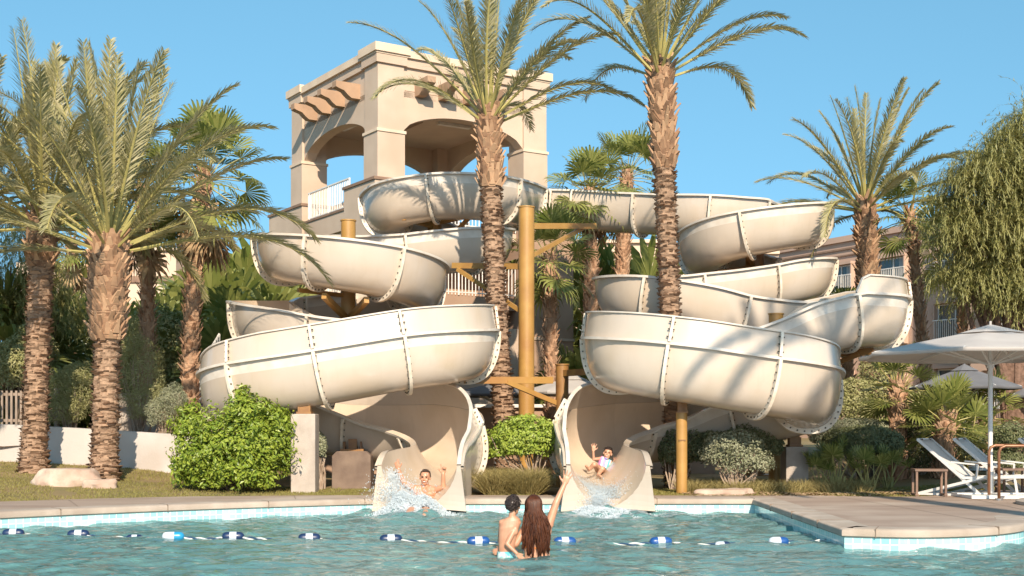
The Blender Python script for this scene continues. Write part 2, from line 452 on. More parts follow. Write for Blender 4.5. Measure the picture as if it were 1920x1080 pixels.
def wz(x, y):
    v = Vector((x * 1.1, y * 1.9, .3))
    z = .030 * noise.noise(v) + .040 * noise.noise(v * 2.1 + Vector((4, 1, 2))) + .026 * noise.noise(v * 4.1 + Vector((9, 3, 2)))
    for sx, sy, k in SPL:
        d = math.hypot(x - sx, (y - sy) * .8)
        if d < 4.2:
            z += .045 * math.exp(-d * .75) * math.sin(d * 8 + 2 * noise.noise(v * .7)) + .10 * math.exp(-d * d / .7) * (noise.noise(v * 4) + .4)
    return z
mb = MB()
xs = [-12.2 + .085 * i for i in range(int(20.4 / .085))]
ys = [-6.5, -3, 0, 3, 6, 8, 9, 9.5]; y = 9.6
while y < 20.3: ys.append(y); y += .045
ys = [v for v in ys]
nx = len(xs)
for yy in ys:
    for xx in xs: mb.v.append((xx, yy, wz(xx, yy)))
for j in range(len(ys) - 1):
    for i in range(nx - 1):
        mb.f.append((j * nx + i, j * nx + i + 1, (j + 1) * nx + i + 1, (j + 1) * nx + i)); mb.m.append(0)
o = mb.build('water', M['water'], smooth=True); struct(o)
o['label'] = 'rippled turquoise pool water'

# ------------------------------------------------------------------ water slides
def resample(ctrl, step=.11):
    pts = [Vector(c[:3]) for c in ctrl]; ext = [Vector(c[3:]) for c in ctrl]
    n = len(ctrl); P_ = []; E_ = []
    for i in range(n - 1):
        a = [max(i - 1, 0), i, i + 1, min(i + 2, n - 1)]
        K = max(4, int((pts[i + 1] - pts[i]).length / .05))
        for k in range(K):
            t = k / K
            w = (-.5 * t ** 3 + t * t - .5 * t, 1.5 * t ** 3 - 2.5 * t * t + 1, -1.5 * t ** 3 + 2 * t * t + .5 * t, .5 * t ** 3 - .5 * t * t)
            P_.append(sum((pts[a[q]] * w[q] for q in range(4)), Vector((0, 0, 0))))
            E_.append([ext[i][q] * (1 - t) + ext[i + 1][q] * t for q in range(len(ext[0]))])
    P_.append(pts[-1]); E_.append(list(ext[-1]))
    s = [0]
    for i in range(1, len(P_)): s.append(s[-1] + (P_[i] - P_[i - 1]).length)
    L = s[-1]; N_ = int(L / step); out = []; j = 0
    for q in range(N_ + 1):
        t = L * q / N_
        while j < len(s) - 2 and s[j + 1] < t: j += 1
        k = (t - s[j]) / max(1e-9, s[j + 1] - s[j])
        out.append((P_[j].lerp(P_[j + 1], k), [E_[j][r] * (1 - k) + E_[j + 1][r] * k for r in range(len(E_[j]))]))
    return out, L
def frames(path):
    fr = []
    for i, (p, e) in enumerate(path):
        a = path[max(0, i - 2)][0]; b = path[min(len(path) - 1, i + 2)][0]
        T = (b - a).normalized()
        S = T.cross(Vector((0, 0, 1))).normalized()
        bank = e[0]
        q = Matrix.Rotation(bank, 3, T)      # positive bank lifts the left (-S) side
        S2 = q @ S; U = S2.cross(T).normalized()
        fr.append((p, T, S2, U, e))
    return fr
HW = .62; DEP = .96
def uprof(hw, dep, n=18, ex=2.5):
    out = []
    for k in range(n + 1):
        a = PI * k / n
        c = math.cos(a); s_ = math.sin(a)
        x = hw * (abs(c) ** (2 / ex)) * (1 if c >= 0 else -1)
        z = -dep * (abs(s_) ** (2 / ex))
        out.append((x, z))
    return out
def flume(root, ctrl, seams, dep=DEP, wall_side=-1):
    """ctrl: x,y,z(rim), bank, wall(height of raised side wall)"""
    ctrl = [tuple(q) + ((0, 0, dep, 2.5)[len(q) - 3:] if len(q) < 7 else ()) for q in ctrl]
    path, L = resample(ctrl)
    fr = frames(path); N_ = len(fr)
    lip = .075
    def ring_at(e):
        prof_o = uprof(HW, e[2], ex=e[3]); prof_i = uprof(HW - .03, e[2] - .03, ex=e[3])
        return [(HW + lip, .0), (HW + lip, -.045), (HW + .004, -.045)] + prof_o[1:-1] + [(-HW - .004, -.045), (-HW - lip, -.045), (-HW - lip, 0), (-HW + .03, 0)] + list(reversed(prof_i))[1:-1] + [(HW - .03, 0)]
    nr = len(ring_at(fr[0][4]))
    n_out_end = 3 + 17 + 1
    idx = [0] + [min(N_ - 1, int(round(s / L * (N_ - 1)))) for s in seams if s < L - .4] + [N_ - 1]
    for a, b in zip(idx[:-1], idx[1:]):
        mb = MB()
        for i in range(a, b + 1):
            p, T, S, U, e = fr[i]
            for (x, z) in ring_at(e):
                mb.v.append(tuple(p + S * x + U * z))
        for i in range(b - a):
            for k in range(nr):
                k2 = (k + 1) % nr
                if k in (0, 1) or n_out_end - 2 <= k <= n_out_end: mi = 1
                elif k > n_out_end + 1 or k == nr - 1: mi = 2
                else: mi = 0
                mb.f.append((i * nr + k, i * nr + k2, (i + 1) * nr + k2, (i + 1) * nr + k)); mb.m.append(mi)
        sec = mb.build('flume_section', [M['slide'], M['rimgrey'], M['slide_in']], root, smooth=True, angle=35); fixn(sec)
        # raised side wall
        if max(abs(fr[i][4][1]) for i in range(a, b + 1)) > .03:
            mb = MB(); sg = wall_side * (1 if sum(fr[i][4][1] for i in range(a, b + 1)) > 0 else -1)
            cnt = 0
            for i in range(a, b + 1):
                p, T, S, U, e = fr[i]; h = abs(e[1]) + .001
                for (x, z) in ((HW + .01, .002), (HW - .05 * h / .4, h), (HW + .035 - .05 * h / .4, h + .0), (HW + .035 - .05 * h / .4, h + .025), (HW - .03 - .05 * h / .4, h + .025), (HW - .03 - .05 * h / .4, h), (HW - .025, .002)):
                    mb.v.append(tuple(p + S * (x * sg) + U * z))
                cnt += 1
            for i in range(cnt - 1):
                for k in range(7):
                    k2 = (k + 1) % 7
                    mb.f.append((i * 7 + k, i * 7 + k2, (i + 1) * 7 + k2, (i + 1) * 7 + k)); mb.m.append(0 if k in (0, 5) else 1)
            w_ = mb.build('raised_wall', [M['slide'], M['rimgrey']], root, smooth=True, angle=35); fixn(w_)
    # joint flanges with bolts
    for i in idx[1:-1]:
        p, T, S, U, e = fr[i]
        dep = e[2]
        po = uprof(HW + .002, dep + .002, 26, e[3]); pf = uprof(HW + .10, dep + .10, 26, e[3])
        mb = MB()
        th = .028
        nn = len(po)
        for s_ in (-th, th):
            for q in range(nn):
                for pr in (po, pf):
                    x, z = pr[q]; z = min(z, -.05)
                    mb.v.append(tuple(p + T * s_ + S * x + U * z))
        for q in range(nn - 1):
            a0 = q * 2; b0 = nn * 2 + q * 2
            mb.f += [(a0, a0 + 1, a0 + 3, a0 + 2), (b0, b0 + 2, b0 + 3, b0 + 1), (a0 + 1, b0 + 1, b0 + 3, a0 + 3), (a0, a0 + 2, b0 + 2, b0)]
            mb.m += [0] * 4
        ln = 0; last = pf[0]
        for q in range(1, nn):
            x0, z0 = pf[q - 1]; x1, z1 = pf[q]
            seg = math.hypot(x1 - x0, z1 - z0); t = .14 - ln
            while t < seg:
                kx = x0 + (x1 - x0) * t / seg; kz = z0 + (z1 - z0) * t / seg
                fx = kx * (HW + .055) / (HW + .1); fz = kz * (dep + .055) / (dep + .1)
                if fz < -.08:
                    for s_ in (-1, 1):
                        c = p + T * (s_ * (th + .008)) + S * fx + U * fz
                        mb.tube([c - T * .009, c + T * .009], .015, 6, mi=1)
                t += .14
            ln = (ln + seg) % .14
        if abs(e[1]) > .1:
            h = abs(e[1]); sg = wall_side * (1 if e[1] > 0 else -1)
            for s_ in (1,):
                a0 = p + S * ((HW + .05) * sg); a1 = p + S * ((HW - .05 * h / .4 + .05) * sg) + U * h
                mb.bar(a0, a1, .045, .10)
                for f_ in (.2, .5, .8):
                    c = a0.lerp(a1, f_) + T * .0 + S * (sg * .0)
                    for s2 in (-1, 1):
                        mb.tube([c + T * s2 * .02, c + T * s2 * .055], .013, 6, mi=1)
        fl = mb.build('joint_flange', [M['flange'], M['bolt']], root); fixn(fl)
    return fr

def arc(cx, cy, r, a0, a1, z0, z1, n, bank=0, wall=0):
    """angles in degrees, 0 = +x, 90 = toward camera (-y), 180 = -x, 270 = back"""
    out = []
    for k in range(n + 1):
        t = k / n; a = R(a0 + (a1 - a0) * t)
        out.append((cx + r * math.cos(a), cy - r * math.sin(a), z0 + (z1 - z0) * t, bank, wall))
    return out

LS = thing('water_slide', 'cream spiral water slide on the left, ending behind the man in the splash', 'water slide', (-2.8, 24, .2), 'cream fibreglass water slides')
c = []
c += [(.30, 32.6, 7.45, 0, 0), (.15, 31.4, 7.36, 0, 0), (-.35, 29.9, 7.22, 0, 0), (-1.0, 29.25, 7.17, 0, 0)]
c += [(-1.8, 29.1, 7.13, 0, 0), (-2.65, 29.45, 7.02, 0, 0), (-3.0, 30.3, 6.85, 0, 0), (-2.65, 31.15, 6.68, 0, 0), (-1.8, 31.5, 6.5, 0, 0), (-.95, 31.15, 6.32, 0, 0), (-.6, 30.3, 6.15, 0, 0),
      (-.95, 29.45, 5.99, 0, 0), (-1.75, 29.1, 5.86, 0, 0), (-2.7, 28.8, 5.72, 0, 0)]
c += [(-3.7, 28.2, 5.6, 0, 0), (-4.5, 27.3, 5.5, 0, 0), (-4.75, 26.3, 5.38, 0, 0), (-4.3, 25.35, 5.22, 0, 0), (-3.4, 24.93, 5.05, 0, 0), (-2.45, 25.3, 4.9, 0, 0),
      (-2.0, 26.3, 4.75, 0, 0), (-2.4, 27.3, 4.55, 0, 0), (-3.3, 27.8, 4.38, 0, 0), (-4.4, 27.6, 4.22, 0, 0), (-5.15, 26.9, 4.10, 0, 0), (-5.2, 25.9, 3.95, 0, 0), (-4.6, 25.1, 3.74, 0, 0),
      (-3.6, 24.75, 3.5, 0, 0), (-2.7, 24.68, 3.38, 0, .15)]
c += [(-1.9, 24.5, 3.32, 0, .40), (-1.2, 24.0, 3.27, 0, .42), (-.92, 23.4, 3.2, 0, .42), (-1.25, 22.75, 3.1, 0, .42), (-2.0, 22.45, 2.98, 0, .42), (-3.1, 22.33, 2.77, 0, .42),
      (-4.2, 22.45, 2.58, 0, .42), (-4.95, 22.95, 2.45, 0, .36), (-5.2, 23.55, 2.30, 0, .2), (-4.85, 24.15, 2.12, 0, 0), (-4.1, 24.4, 1.93, 0, 0)]
c += [(-3.3, 24.4, 1.74, .12, .1), (-2.55, 24.2, 1.62, .30, .35), (-1.85, 23.75, 1.55, .42, .5, .96, 2.3), (-1.33, 23.0, 1.42, .46, .5, .96, 2.2), (-1.15, 22.1, 1.26, .38, .35, .93, 2.1), (-1.28, 21.0, 1.10, .16, .12, .84, 2.0), (-1.42, 20.2, .98, .03, .03, .74, 1.8), (-1.45, 19.55, .76, 0, 0, .74, 1.7)]
EX_L = c
frL = flume(LS, c, [1.0, 2.9, 4.6, 6.3, 8.0, 9.7, 11.4, 13.1, 14.8, 16.6, 18.3, 19.6, 21.4, 23.1, 24.8, 26.5, 28.2, 29.9, 31.6, 33.3, 34.7, 36.0, 37.9, 39.8, 41.6, 43.3, 45.4, 47.2, 49.0], wall_side=-1)

RS = thing('water_slide', 'cream spiral water slide on the right, with the girl sliding down its end', 'water slide', (3, 24, .2), 'cream fibreglass water slides')
c = []
c += [(.62, 33.2, 7.55, 0, 0), (1.5, 33.0, 7.5, 0, 0), (2.6, 32.7, 7.4, 0, 0), (3.7, 32.1, 7.25, 0, 0), (4.7, 31.45, 7.1, 0, 0), (5.85, 31.2, 6.98, 0, 0), (6.75, 30.85, 6.86, 0, 0), (7.06, 30.0, 6.70, 0, 0),
      (6.7, 29.15, 6.52, 0, 0), (5.83, 28.8, 6.33, 0, 0), (4.98, 29.15, 6.17, 0, 0), (4.63, 30.0, 6.0, 0, 0), (4.98, 30.85, 5.84, 0, 0), (5.83, 31.2, 5.68, 0, 0), (6.7, 30.85, 5.52, 0, 0), (7.05, 30.0, 5.40, 0, 0),
      (6.7, 29.15, 5.25, 0, 0), (5.83, 28.8, 5.05, 0, 0), (4.7, 28.4, 4.85, 0, 0), (3.6, 28.0, 4.7, 0, 0), (2.75, 27.4, 4.6, 0, 0), (2.38, 26.5, 4.52, 0, 0), (2.75, 25.65, 4.42, 0, 0), (3.7, 25.42, 4.22, 0, 0),
      (4.7, 25.6, 3.98, 0, 0), (5.6, 25.75, 3.91, 0, 0), (6.45, 25.35, 3.86, 0, -.26), (6.95, 24.5, 3.82, 0, -.30), (6.75, 23.5, 3.80, 0, -.30), (6.1, 22.9, 3.77, 0, -.30), (5.98, 22.87, 3.75, 0, 0), (5.4, 22.76, 3.58, 0, 0), (4.75, 22.78, 3.24, 0, .0), (4.1, 22.95, 3.02, 0, .0),
      (3.1, 23.4, 3.08, 0, .2), (2.35, 23.25, 3.06, 0, .42), (1.93, 22.55, 3.0, 0, .42), (2.1, 21.75, 2.9, 0, .42), (2.85, 21.35, 2.76, 0, .42), (3.8, 21.35, 2.6, 0, .42), (4.6, 21.55, 2.48, 0, .42), (5.15, 22.1, 2.38, 0, .38),
      (5.2, 22.8, 2.2, 0, .2), (4.6, 23.5, 2.0, 0, 0), (3.8, 23.8, 1.83, -.12, .1), (3.0, 23.8, 1.68, -.30, .35), (2.2, 23.5, 1.56, -.42, .5, .96, 2.3), (1.6, 22.8, 1.42, -.46, .5, .96, 2.2), (1.4, 21.9, 1.26, -.36, .35, .93, 2.1), (1.44, 20.95, 1.10, -.16, .12, .84, 2.0), (1.5, 20.2, .98, -.03, .03, .74, 1.8), (1.50, 19.55, .76, 0, 0, .74, 1.7)]
frR = flume(RS, c, [.5, 1.1, 3.0, 4.9, 6.6, 8.4, 10.0, 11.9, 13.7, 15.5, 17.3, 19.2, 21.0, 22.8, 24.6, 26.4, 28.1, 29.6, 31.2, 32.8, 34.4, 36.0, 37.6, 39.2, 40.9, 42.9, 44.8, 46.4, 48.1, 50, 52], wall_side=1)

# run-out boxes: the thick-sided ends that stand in the water
def runout(root, fr, side_x):
    last = fr[-1]; k0 = len(fr) - 13
    mb = MB(); pi = uprof(HW - .03, .71, 16, 1.7)
    rows = []
    for i in range(k0, len(fr)):
        p, T, S, U, e = fr[i]
        t = (i - k0) / (len(fr) - 1 - k0)
        g = .04 + .06 * t
        g2 = g + .07 * t; g = .03
        ring = [(HW + g, .012), (HW + g2, -1.15), (-HW - g2, -1.15), (-HW - g, .012)]
        rows.append([tuple(p + S * x + Vector((0, 0, z))) for x, z in ring])
    for i in range(len(rows) - 1):
        a = rows[i]; b = rows[i + 1]
        mb.add([a[0], a[1], b[1], b[0]], [(0, 1, 2, 3)]); mb.add([a[3], a[2], b[2], b[3]], [(3, 2, 1, 0)])
        for s_ in (0, 3):
            p, T, S, U, e = fr[k0 + i]; p2, T2, S2, U2, e2 = fr[k0 + i + 1]
            sg = 1 if s_ == 0 else -1
            a2 = p + S * (sg * (HW - .028)) + Vector((0, 0, .012)); b2 = p2 + S2 * (sg * (HW - .028)) + Vector((0, 0, .012))
            mb.add([a[s_], b[s_], b2, a2], [(0, 1, 2, 3)])
    p, T, S, U, e = fr[-1]
    g = .03
    vs = []
    for (x, z) in pi: vs.append(p + T * .004 + S * x + U * z)
    n_ = len(vs)
    # front plate: right and left halves between inner U and the outer box
    for k in range(n_ - 1):
        x0, z0 = pi[k]; x1, z1 = pi[k + 1]
        def outp(x, z, k_):
            f_ = k_ / (n_ - 1)
            gg = .03 + .14 * min(1, -min(0, z) / 1.15)
            if f_ < .5: return p + T * .004 + S * (HW + gg) + Vector((0, 0, min(.012, z)))
            return p + T * .004 + S * (-HW - gg) + Vector((0, 0, min(.012, z)))
        if k + 1 <= (n_ - 1) / 2 or k >= (n_ - 1) / 2:
            mb.add([vs[k], vs[k + 1], outp(x1, z1, k + 1 if k + 1 <= (n_ - 1) / 2 - .1 or k >= (n_ - 1) / 2 else k), outp(x0, z0, k if k < (n_ - 1) / 2 else k + 1)], [(0, 1, 2, 3)])
    o = mb.build('runout_shell', M['slide'], root, smooth=True, angle=30); fixn(o)
runout(LS, frL, 0); runout(RS, frR, 0)
# ------------------------------------------------------------------ supports of the slides
def steel_pole(px, Y, top, r, label, m='ochre', base=None, px2=None):
    x = PX(px, Y); z0 = gz(x, Y) - .05
    t = thing('support_pole', label, 'pole', (x, Y, z0))
    mb = MB()
    mb.tube([(x, Y, z0), (x, Y, top)], r, 24)
    mb.build('pole', M[m], t, smooth=True, angle=40)
    mb = MB(); mb.tube([(x, Y, top), (x, Y, top + .025)], r + .015, 24)
    mb.build('cap_plate', M[m], t, smooth=True, angle=40)
    mb = MB(); mb.box((x, Y, z0 + .06), (r * 3.2, r * 3.2, .04))
    for a in range(4):
        mb.tube([(x + math.cos(a * PI / 2 + .785) * r * 1.9, Y + math.sin(a * PI / 2 + .785) * r * 1.9, z0 + .05), (x + math.cos(a * PI / 2 + .785) * r * 1.9, Y + math.sin(a * PI / 2 + .785) * r * 1.9, z0 + .12)], .02, 6)
    mb.build('base_plate', M[m], t)
    return t
def arm(t, a, b, brace=None, w=.10, h=.12, m='ochre'):
    mb = MB(); mb.bar(a, b, w, h)
    mb.build('bracket_arm', M[m], t)
    if brace:
        mb = MB(); mb.bar(brace[0], brace[1], w * .7, h * .7); mb.build('brace', M[m], t)

t = steel_pole(815, 30.3, PZ(398, 30.3), .17, 'ochre steel pole inside the topmost left loop of the slide')
arm(t, W(815, 418, 30.3), W(905, 398, 29.2), (W(820, 470, 30.3), W(880, 408, 29.3)))
arm(t, W(815, 425, 30.3), W(757, 408, 29.0))
t = steel_pole(653, 26.4, PZ(415, 26.4), .155, 'ochre steel pole inside the middle left loops with its open top showing')
p = (PX(653, 26.4), 26.4)
arm(t, (p[0], p[1], PZ(600, 26.4)), (-3.75, 25.0, 3.98), ((p[0], p[1], PZ(555, 26.4)), (-4.35, 25.5, 4.15)))
arm(t, (p[0], p[1], PZ(600, 26.4)), (-2.9, 25.0, 3.9))
arm(t, (p[0], p[1], PZ(600, 26.4)), (-2.1, 27.6, 3.4))
t = steel_pole(987, 26.0, PZ(390, 26.0), .165, 'tallest ochre steel pole, standing in the middle between the two slides')
x = PX(987, 26.0)
arm(t, (x + .1, 26, PZ(424, 26)), (PX(1115, 28), 28.0, PZ(424, 28)), ((x + .1, 26, PZ(480, 26)), (PX(1092, 27.7), 27.7, PZ(428, 27.7))), m='ochre')
arm(t, (x, 26, PZ(500, 26)), (PX(850, 27.5), 27.5, PZ(498, 27.5)), ((x, 26, PZ(590, 26)), (PX(858, 27.3), 27.3, PZ(505, 27.3))))
t = steel_pole(1054, 24.4, PZ(685, 24.4), .125, 'short shaded steel pole, coloured brown, carrying the low beams between the slides', 'brown_steel')  # brown colour holds the shade that falls on this pole
x = PX(1054, 24.4)
arm(t, W(868, 713, 23.6), W(1035, 713, 24.3), (W(950, 716, 23.9), W(1044, 756, 24.4)), w=.12, h=.13)
arm(t, (x, 24.4, PZ(700, 24.4)), W(1120, 696, 23.3), ((x, 24.4, PZ(760, 24.4)), W(1118, 722, 23.3)), m='brown_steel')
t = steel_pole(1415, 30.0, PZ(458, 30.0), .22, 'thick brown steel pole inside the highest right loop', 'brown_steel')
arm(t, (PX(1415, 30), 30, PZ(500, 30)), (PX(1400, 28.8), 28.9, PZ(470, 28.9)), m='brown_steel')
arm(t, (PX(1415, 30), 30, PZ(468, 30)), (PX(1490, 29.3), 29.3, PZ(444, 29.3)), m='ochre')
arm(t, (PX(1415, 30), 30, PZ(500, 30)), (PX(1345, 29.3), 29.3, PZ(512, 29.3)), m='brown_steel')
t = steel_pole(1455, 24.35, PZ(590, 24.35), .14, 'ochre steel pole whose open top peeks out between the right loops')
x = PX(1455, 24.35)
arm(t, (x, 24.35, 2.9), (PX(1375, 24.9), 24.9, 3.05), m='ochre')
arm(t, (x, 24.35, PZ(672, 24.35)), (PX(1640, 23.2), 23.2, PZ(658, 23.2)), ((x, 24.35, 2.1), (PX(1610, 23.3), 23.3, PZ(664, 23.3))), m='brown_steel')
x = PX(1278, 21.65)
t = thing('support_pole', 'rust streaked ochre pole under the front of the right slide, by the pool edge', 'pole', (x, 21.65, .2))
mb = MB(); mb.tube([(x, 21.65, .15), (x, 21.65, 1.62)], .098, 20); mb.build('pole', M['ochre'], t, smooth=True, angle=40)
mb = MB(); mb.box((x - .035, 21.65 - .02, 1.74), (.07, .16, .26)); mb.box((x + .03, 21.70, 1.66), (.14, .10, .36)); mb.box((x, 21.6, 1.62), (.2, .2, .02)); mb.box((x, 21.56, 1.14), (.12, .04, .02))
mb.build('saddle', M['brown_steel'], t)

def pier(px0, px1, ytop, Y, lab, m, depth=.45, chamf=0, saddle=None, base=None):
    x0, x1 = PX(px0, Y), PX(px1, Y); zt = PZ(ytop, Y); xc = (x0 + x1) / 2
    t = thing('concrete_pier', lab, 'pier', (xc, Y, .15))
    mb = MB(); c_ = chamf
    poly = [(x0, .1), (x1, .1), (x1, zt - c_), (x1 - c_, zt), (x0 + c_, zt), (x0, zt - c_)] if c_ else [(x0, .1), (x1, .1), (x1, zt), (x0, zt)]
    n_ = len(poly)
    vs = [(a, Y, b) for a, b in poly] + [(a, Y + depth, b) for a, b in poly]
    fs = [tuple(range(n_)), tuple(reversed(range(n_, 2 * n_)))] + [(i, n_ + i, n_ + (i + 1) % n_, (i + 1) % n_) for i in range(n_)]
    mb.add(vs, fs); o = mb.build('concrete_block', M[m], t); fixn(o)
    bv = o.modifiers.new('bevel', 'BEVEL'); bv.width = .015; bv.segments = 2
    mb = MB(); mb.box((xc, Y + depth / 2, zt + .02), ((x1 - x0) * .6, depth * .7, .04)); mb.box((xc, Y + depth / 2, zt + .12), (.16, .2, .22))
    for sx in (-1, 1): mb.box((xc + sx * (x1 - x0) * .22, Y + depth / 2, zt + .10), (.03, .22, .16))
    mb.build('steel_saddle', M['brown_steel'], t)
    return t
pier(545, 591, 776, 22.0, 'tall pale square concrete pier beside the big green shrub', 'concrete')
pier(622, 695, 846, 23.6, 'low dark weathered concrete block under the left slide run-out', 'concrete_dark', .6, .09)
pier(1474, 1516, 838, 23.3, 'shaded concrete pier under the lowest right bend of the slide', 'concrete', .5)

# ------------------------------------------------------------------ slide tower
P0 = Vector((-3.64, 34.0, 0)); TA = Vector((.839, .543, 0)); TB = Vector((-.5435, .8394, 0))
def TP(u, v, z): return P0 + TA * u + TB * v + Vector((0, 0, z))
TM = Matrix((TA, TB, Vector((0, 0, 1)))).transposed()
def tbox(mb, u0, u1, v0, v1, z0, z1, mi=0):
    c = TP((u0 + u1) / 2, (v0 + v1) / 2, (z0 + z1) / 2)
    mb.box(c, (u1 - u0, v1 - v0, z1 - z0), mi=mi, M=TM)
TL, TMd = 5.55, 5.9
tower = thing('slide_tower', 'square beige stucco tower with arched openings from which both slides start', 'tower', TP(TL / 2, TMd / 2, .1))
PW = .8
for (u, v) in ((0, 0), (TL - PW, 0), (0, TMd - PW), (TL - PW, TMd - PW)):
    mb = MB(); tbox(mb, u, u + PW, v, v + PW, 8.12, 11.26)
    tbox(mb, u - .05, u + PW + .05, v - .05, v + PW + .05, 9.40, 9.48, 1)
    tbox(mb, u - .02, u + PW + .02, v - .02, v + PW + .02, 8.12, 9.40, 0)
    mb.build('corner_pillar', [M['stucco'], M['stucco_trim']], tower)
def archwall(axis, off, s0, s1, zs, rise, ztop, th=.35, n=18):
    """axis 'u': wall runs along u at v=off..off+th"""
    mb = MB(); pts = []
    for k in range(n + 1):
        t = k / n; s = s0 + (s1 - s0) * t
        z = zs + rise * math.sin(PI * t) ** .75 * 1.0
        z = zs + rise * (1 - (2 * t - 1) ** 2) ** .62
        pts.append((s, z))
    def P(s, w, z): return TP(s, off + w, z) if axis == 'u' else TP(off + w, s, z)
    for k in range(n):
        (sa, za), (sb, zb) = pts[k], pts[k + 1]
        for w in (0, th):
            mb.add([P(sa, w, za), P(sb, w, zb), P(sb, w, ztop), P(sa, w, ztop)], [(0, 1, 2, 3)])
        mb.add([P(sa, 0, za), P(sb, 0, zb), P(sb, th, zb), P(sa, th, za)], [(0, 1, 2, 3)])
        mb.add([P(sa, 0, ztop), P(sb, 0, ztop), P(sb, th, ztop), P(sa, th, ztop)], [(0, 1, 2, 3)])
    o = mb.build('arched_wall', M['stucco'], tower, smooth=True, angle=30); fixn(o)
archwall('u', .07, PW, TL - PW, 9.5, .57, 11.26)
archwall('v', .07, PW, TMd - PW, 9.5, .57, 11.26)
archwall('u', TMd - .42, PW, TL - PW, 9.5, .57, 11.26)
archwall('v', TL - .42, PW, TMd - PW, 9.5, .57, 11.26)
mb = MB(); tbox(mb, .07, TL - .07, .07, TMd - .07, 10.45, 10.6); 
mb.build('ceiling_slab', M['stucco'], tower)
mb = MB(); tbox(mb, 1.2, 2.6, 2.2, 3.4, 10.40, 10.447); mb.build('roof_hatch', M['capbrown'], tower)
for (u, v) in ((3.0, 1.9), (.9, 3.2)):
    mb = MB(); tbox(mb, u, u + (1.1 if u > 2 else .16), v, v + (.16 if u > 2 else 1.1), 10.36, 10.445); mb.build('ceiling_light', M['white_rail'], tower)
mb = MB()
for du in (0, .45): mb.tube([TP(1.5 + du, 2.4, 7), TP(1.5 + du, 2.4, 10.42)], .025, 6)
for k in range(11): mb.tube([TP(1.5, 2.4, 7.2 + .3 * k), TP(1.95, 2.4, 7.2 + .3 * k)], .015, 6)
mb.build('ladder', M['capbrown'], tower)
# parapet bands
def ring(mb, o_, z0, z1, th=.35, mi=0):
    tbox(mb, -o_, TL + o_, -o_, th, z0, z1, mi); tbox(mb, -o_, TL + o_, TMd - th, TMd + o_, z0, z1, mi)
    tbox(mb, -o_, th, th, TMd - th, z0, z1, mi); tbox(mb, TL - th, TL + o_, th, TMd - th, z0, z1, mi)
mb = MB(); ring(mb, .015, 11.262, 11.50); mb.build('parapet', M['stucco'], tower)
for (u, v) in ((0, 0), (TL - PW, 0), (0, TMd - PW), (TL - PW, TMd - PW)):
    mb = MB(); tbox(mb, u - .07, u + PW + .07, v - .07, v + PW + .07, 11.265, 11.55); tbox(mb, u - .14, u + PW + .14, v - .14, v + PW + .14, 11.552, 11.78, 1)
    mb.build('corner_cap', [M['stucco'], M['stucco_trim']], tower)
mb = MB(); ring(mb, .09, 11.502, 11.70, .4); mb.build('cornice', M['stucco_trim'], tower)
# corbels
def corbel(root3, outd, along, w=.26, L=.74, h=.42):
    prof = [(0, 0), (L, 0), (L, -.16), (L * .86, -.20), (L * .66, -.24), (L * .52, -.34), (L * .36, -h), (0, -h)]
    mb = MB(); n_ = len(prof); vs = []
    for s_ in (-w / 2, w / 2):
        for a, b in prof: vs.append(root3 + outd * a + along * s_ + Vector((0, 0, b)))
    fs = [tuple(range(n_)), tuple(reversed(range(n_, 2 * n_)))] + [(i, n_ + i, n_ + (i + 1) % n_, (i + 1) % n_) for i in range(n_)]
    mb.add(vs, fs); o = mb.build('corbel', M['corbel'], tower); fixn(o)
for u in (1.30, 2.05, 2.85, 3.75): corbel(TP(u, .07, 10.92), -TB, TA)
for v in (1.35, 2.35, 3.3, 4.25): corbel(TP(.07, v, 10.95), -TA, TB)
# lower body
mb = MB(); tbox(mb, -.18, 1.2, -.18, 1.75, .1, 8.04); tbox(mb, -.22, 1.24, -.22, 1.79, 8.042, 8.12, 1); mb.build('corner_base', [M['stucco'], M['capbrown']], tower)  # dark cap colour paints in the shadow along the ledge
mb = MB(); tbox(mb, -.18, 1.1, 4.7, 7.3, .1, 8.04); tbox(mb, -.22, 1.14, 4.66, 7.34, 8.042, 8.12, 1); mb.build('corner_base', [M['stucco'], M['capbrown']], tower)  # ledge shadow painted as a dark cap here too
mb = MB(); tbox(mb, TL - 1.0, TL + .85, -.18, 1.4, .1, 7.5); tbox(mb, TL - 1.03, TL + .88, -.21, 1.43, 3.9, 3.98, 1); tbox(mb, TL - .84, TL + .04, -.04, .9, 7.5, 8.12, 0); mb.build('corner_base', [M['stucco_shaded'], M['stucco']], tower)  # shade from the slide is put into this pier's darker stucco colour
mb = MB(); tbox(mb, TL - 1.0, TL + .18, TMd - 1.2, TMd + .18, .1, 8.04); mb.build('corner_base', M['stucco'], tower)
mb = MB(); tbox(mb, .0, TL, .1, TMd, 6.75, 6.98); mb.build('platform_floor', M['stucco'], tower)
mb = MB(); tbox(mb, -.1, .15, 1.752, 4.698, 6.95, 7.50); tbox(mb, -.13, .18, 1.752, 4.698, 7.502, 7.56, 1); mb.build('edge_beam', [M['stucco'], M['capbrown']], tower)
mb = MB(); tbox(mb, .0, TL - 1.0, .1, TMd, 4.75, 5.1); mb.build('platform_floor', M['stucco_shaded'], tower)
mb = MB(); tbox(mb, 1.8, TL - .6, 2.0, TMd - .4, .1, 6.74); mb.build('stair_core', M['stucco_shaded'], tower)
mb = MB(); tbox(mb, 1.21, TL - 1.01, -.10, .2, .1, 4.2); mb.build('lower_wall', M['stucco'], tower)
mb = MB(); tbox(mb, -.10, .2, 1.76, 4.69, .1, 4.75); mb.build('lower_wall', M['stucco_shaded'], tower)
mb = MB(); tbox(mb, TL - .5, TL, 1.41, TMd - 1.21, .1, 6.7); mb.build('lower_wall', M['stucco_shaded'], tower)
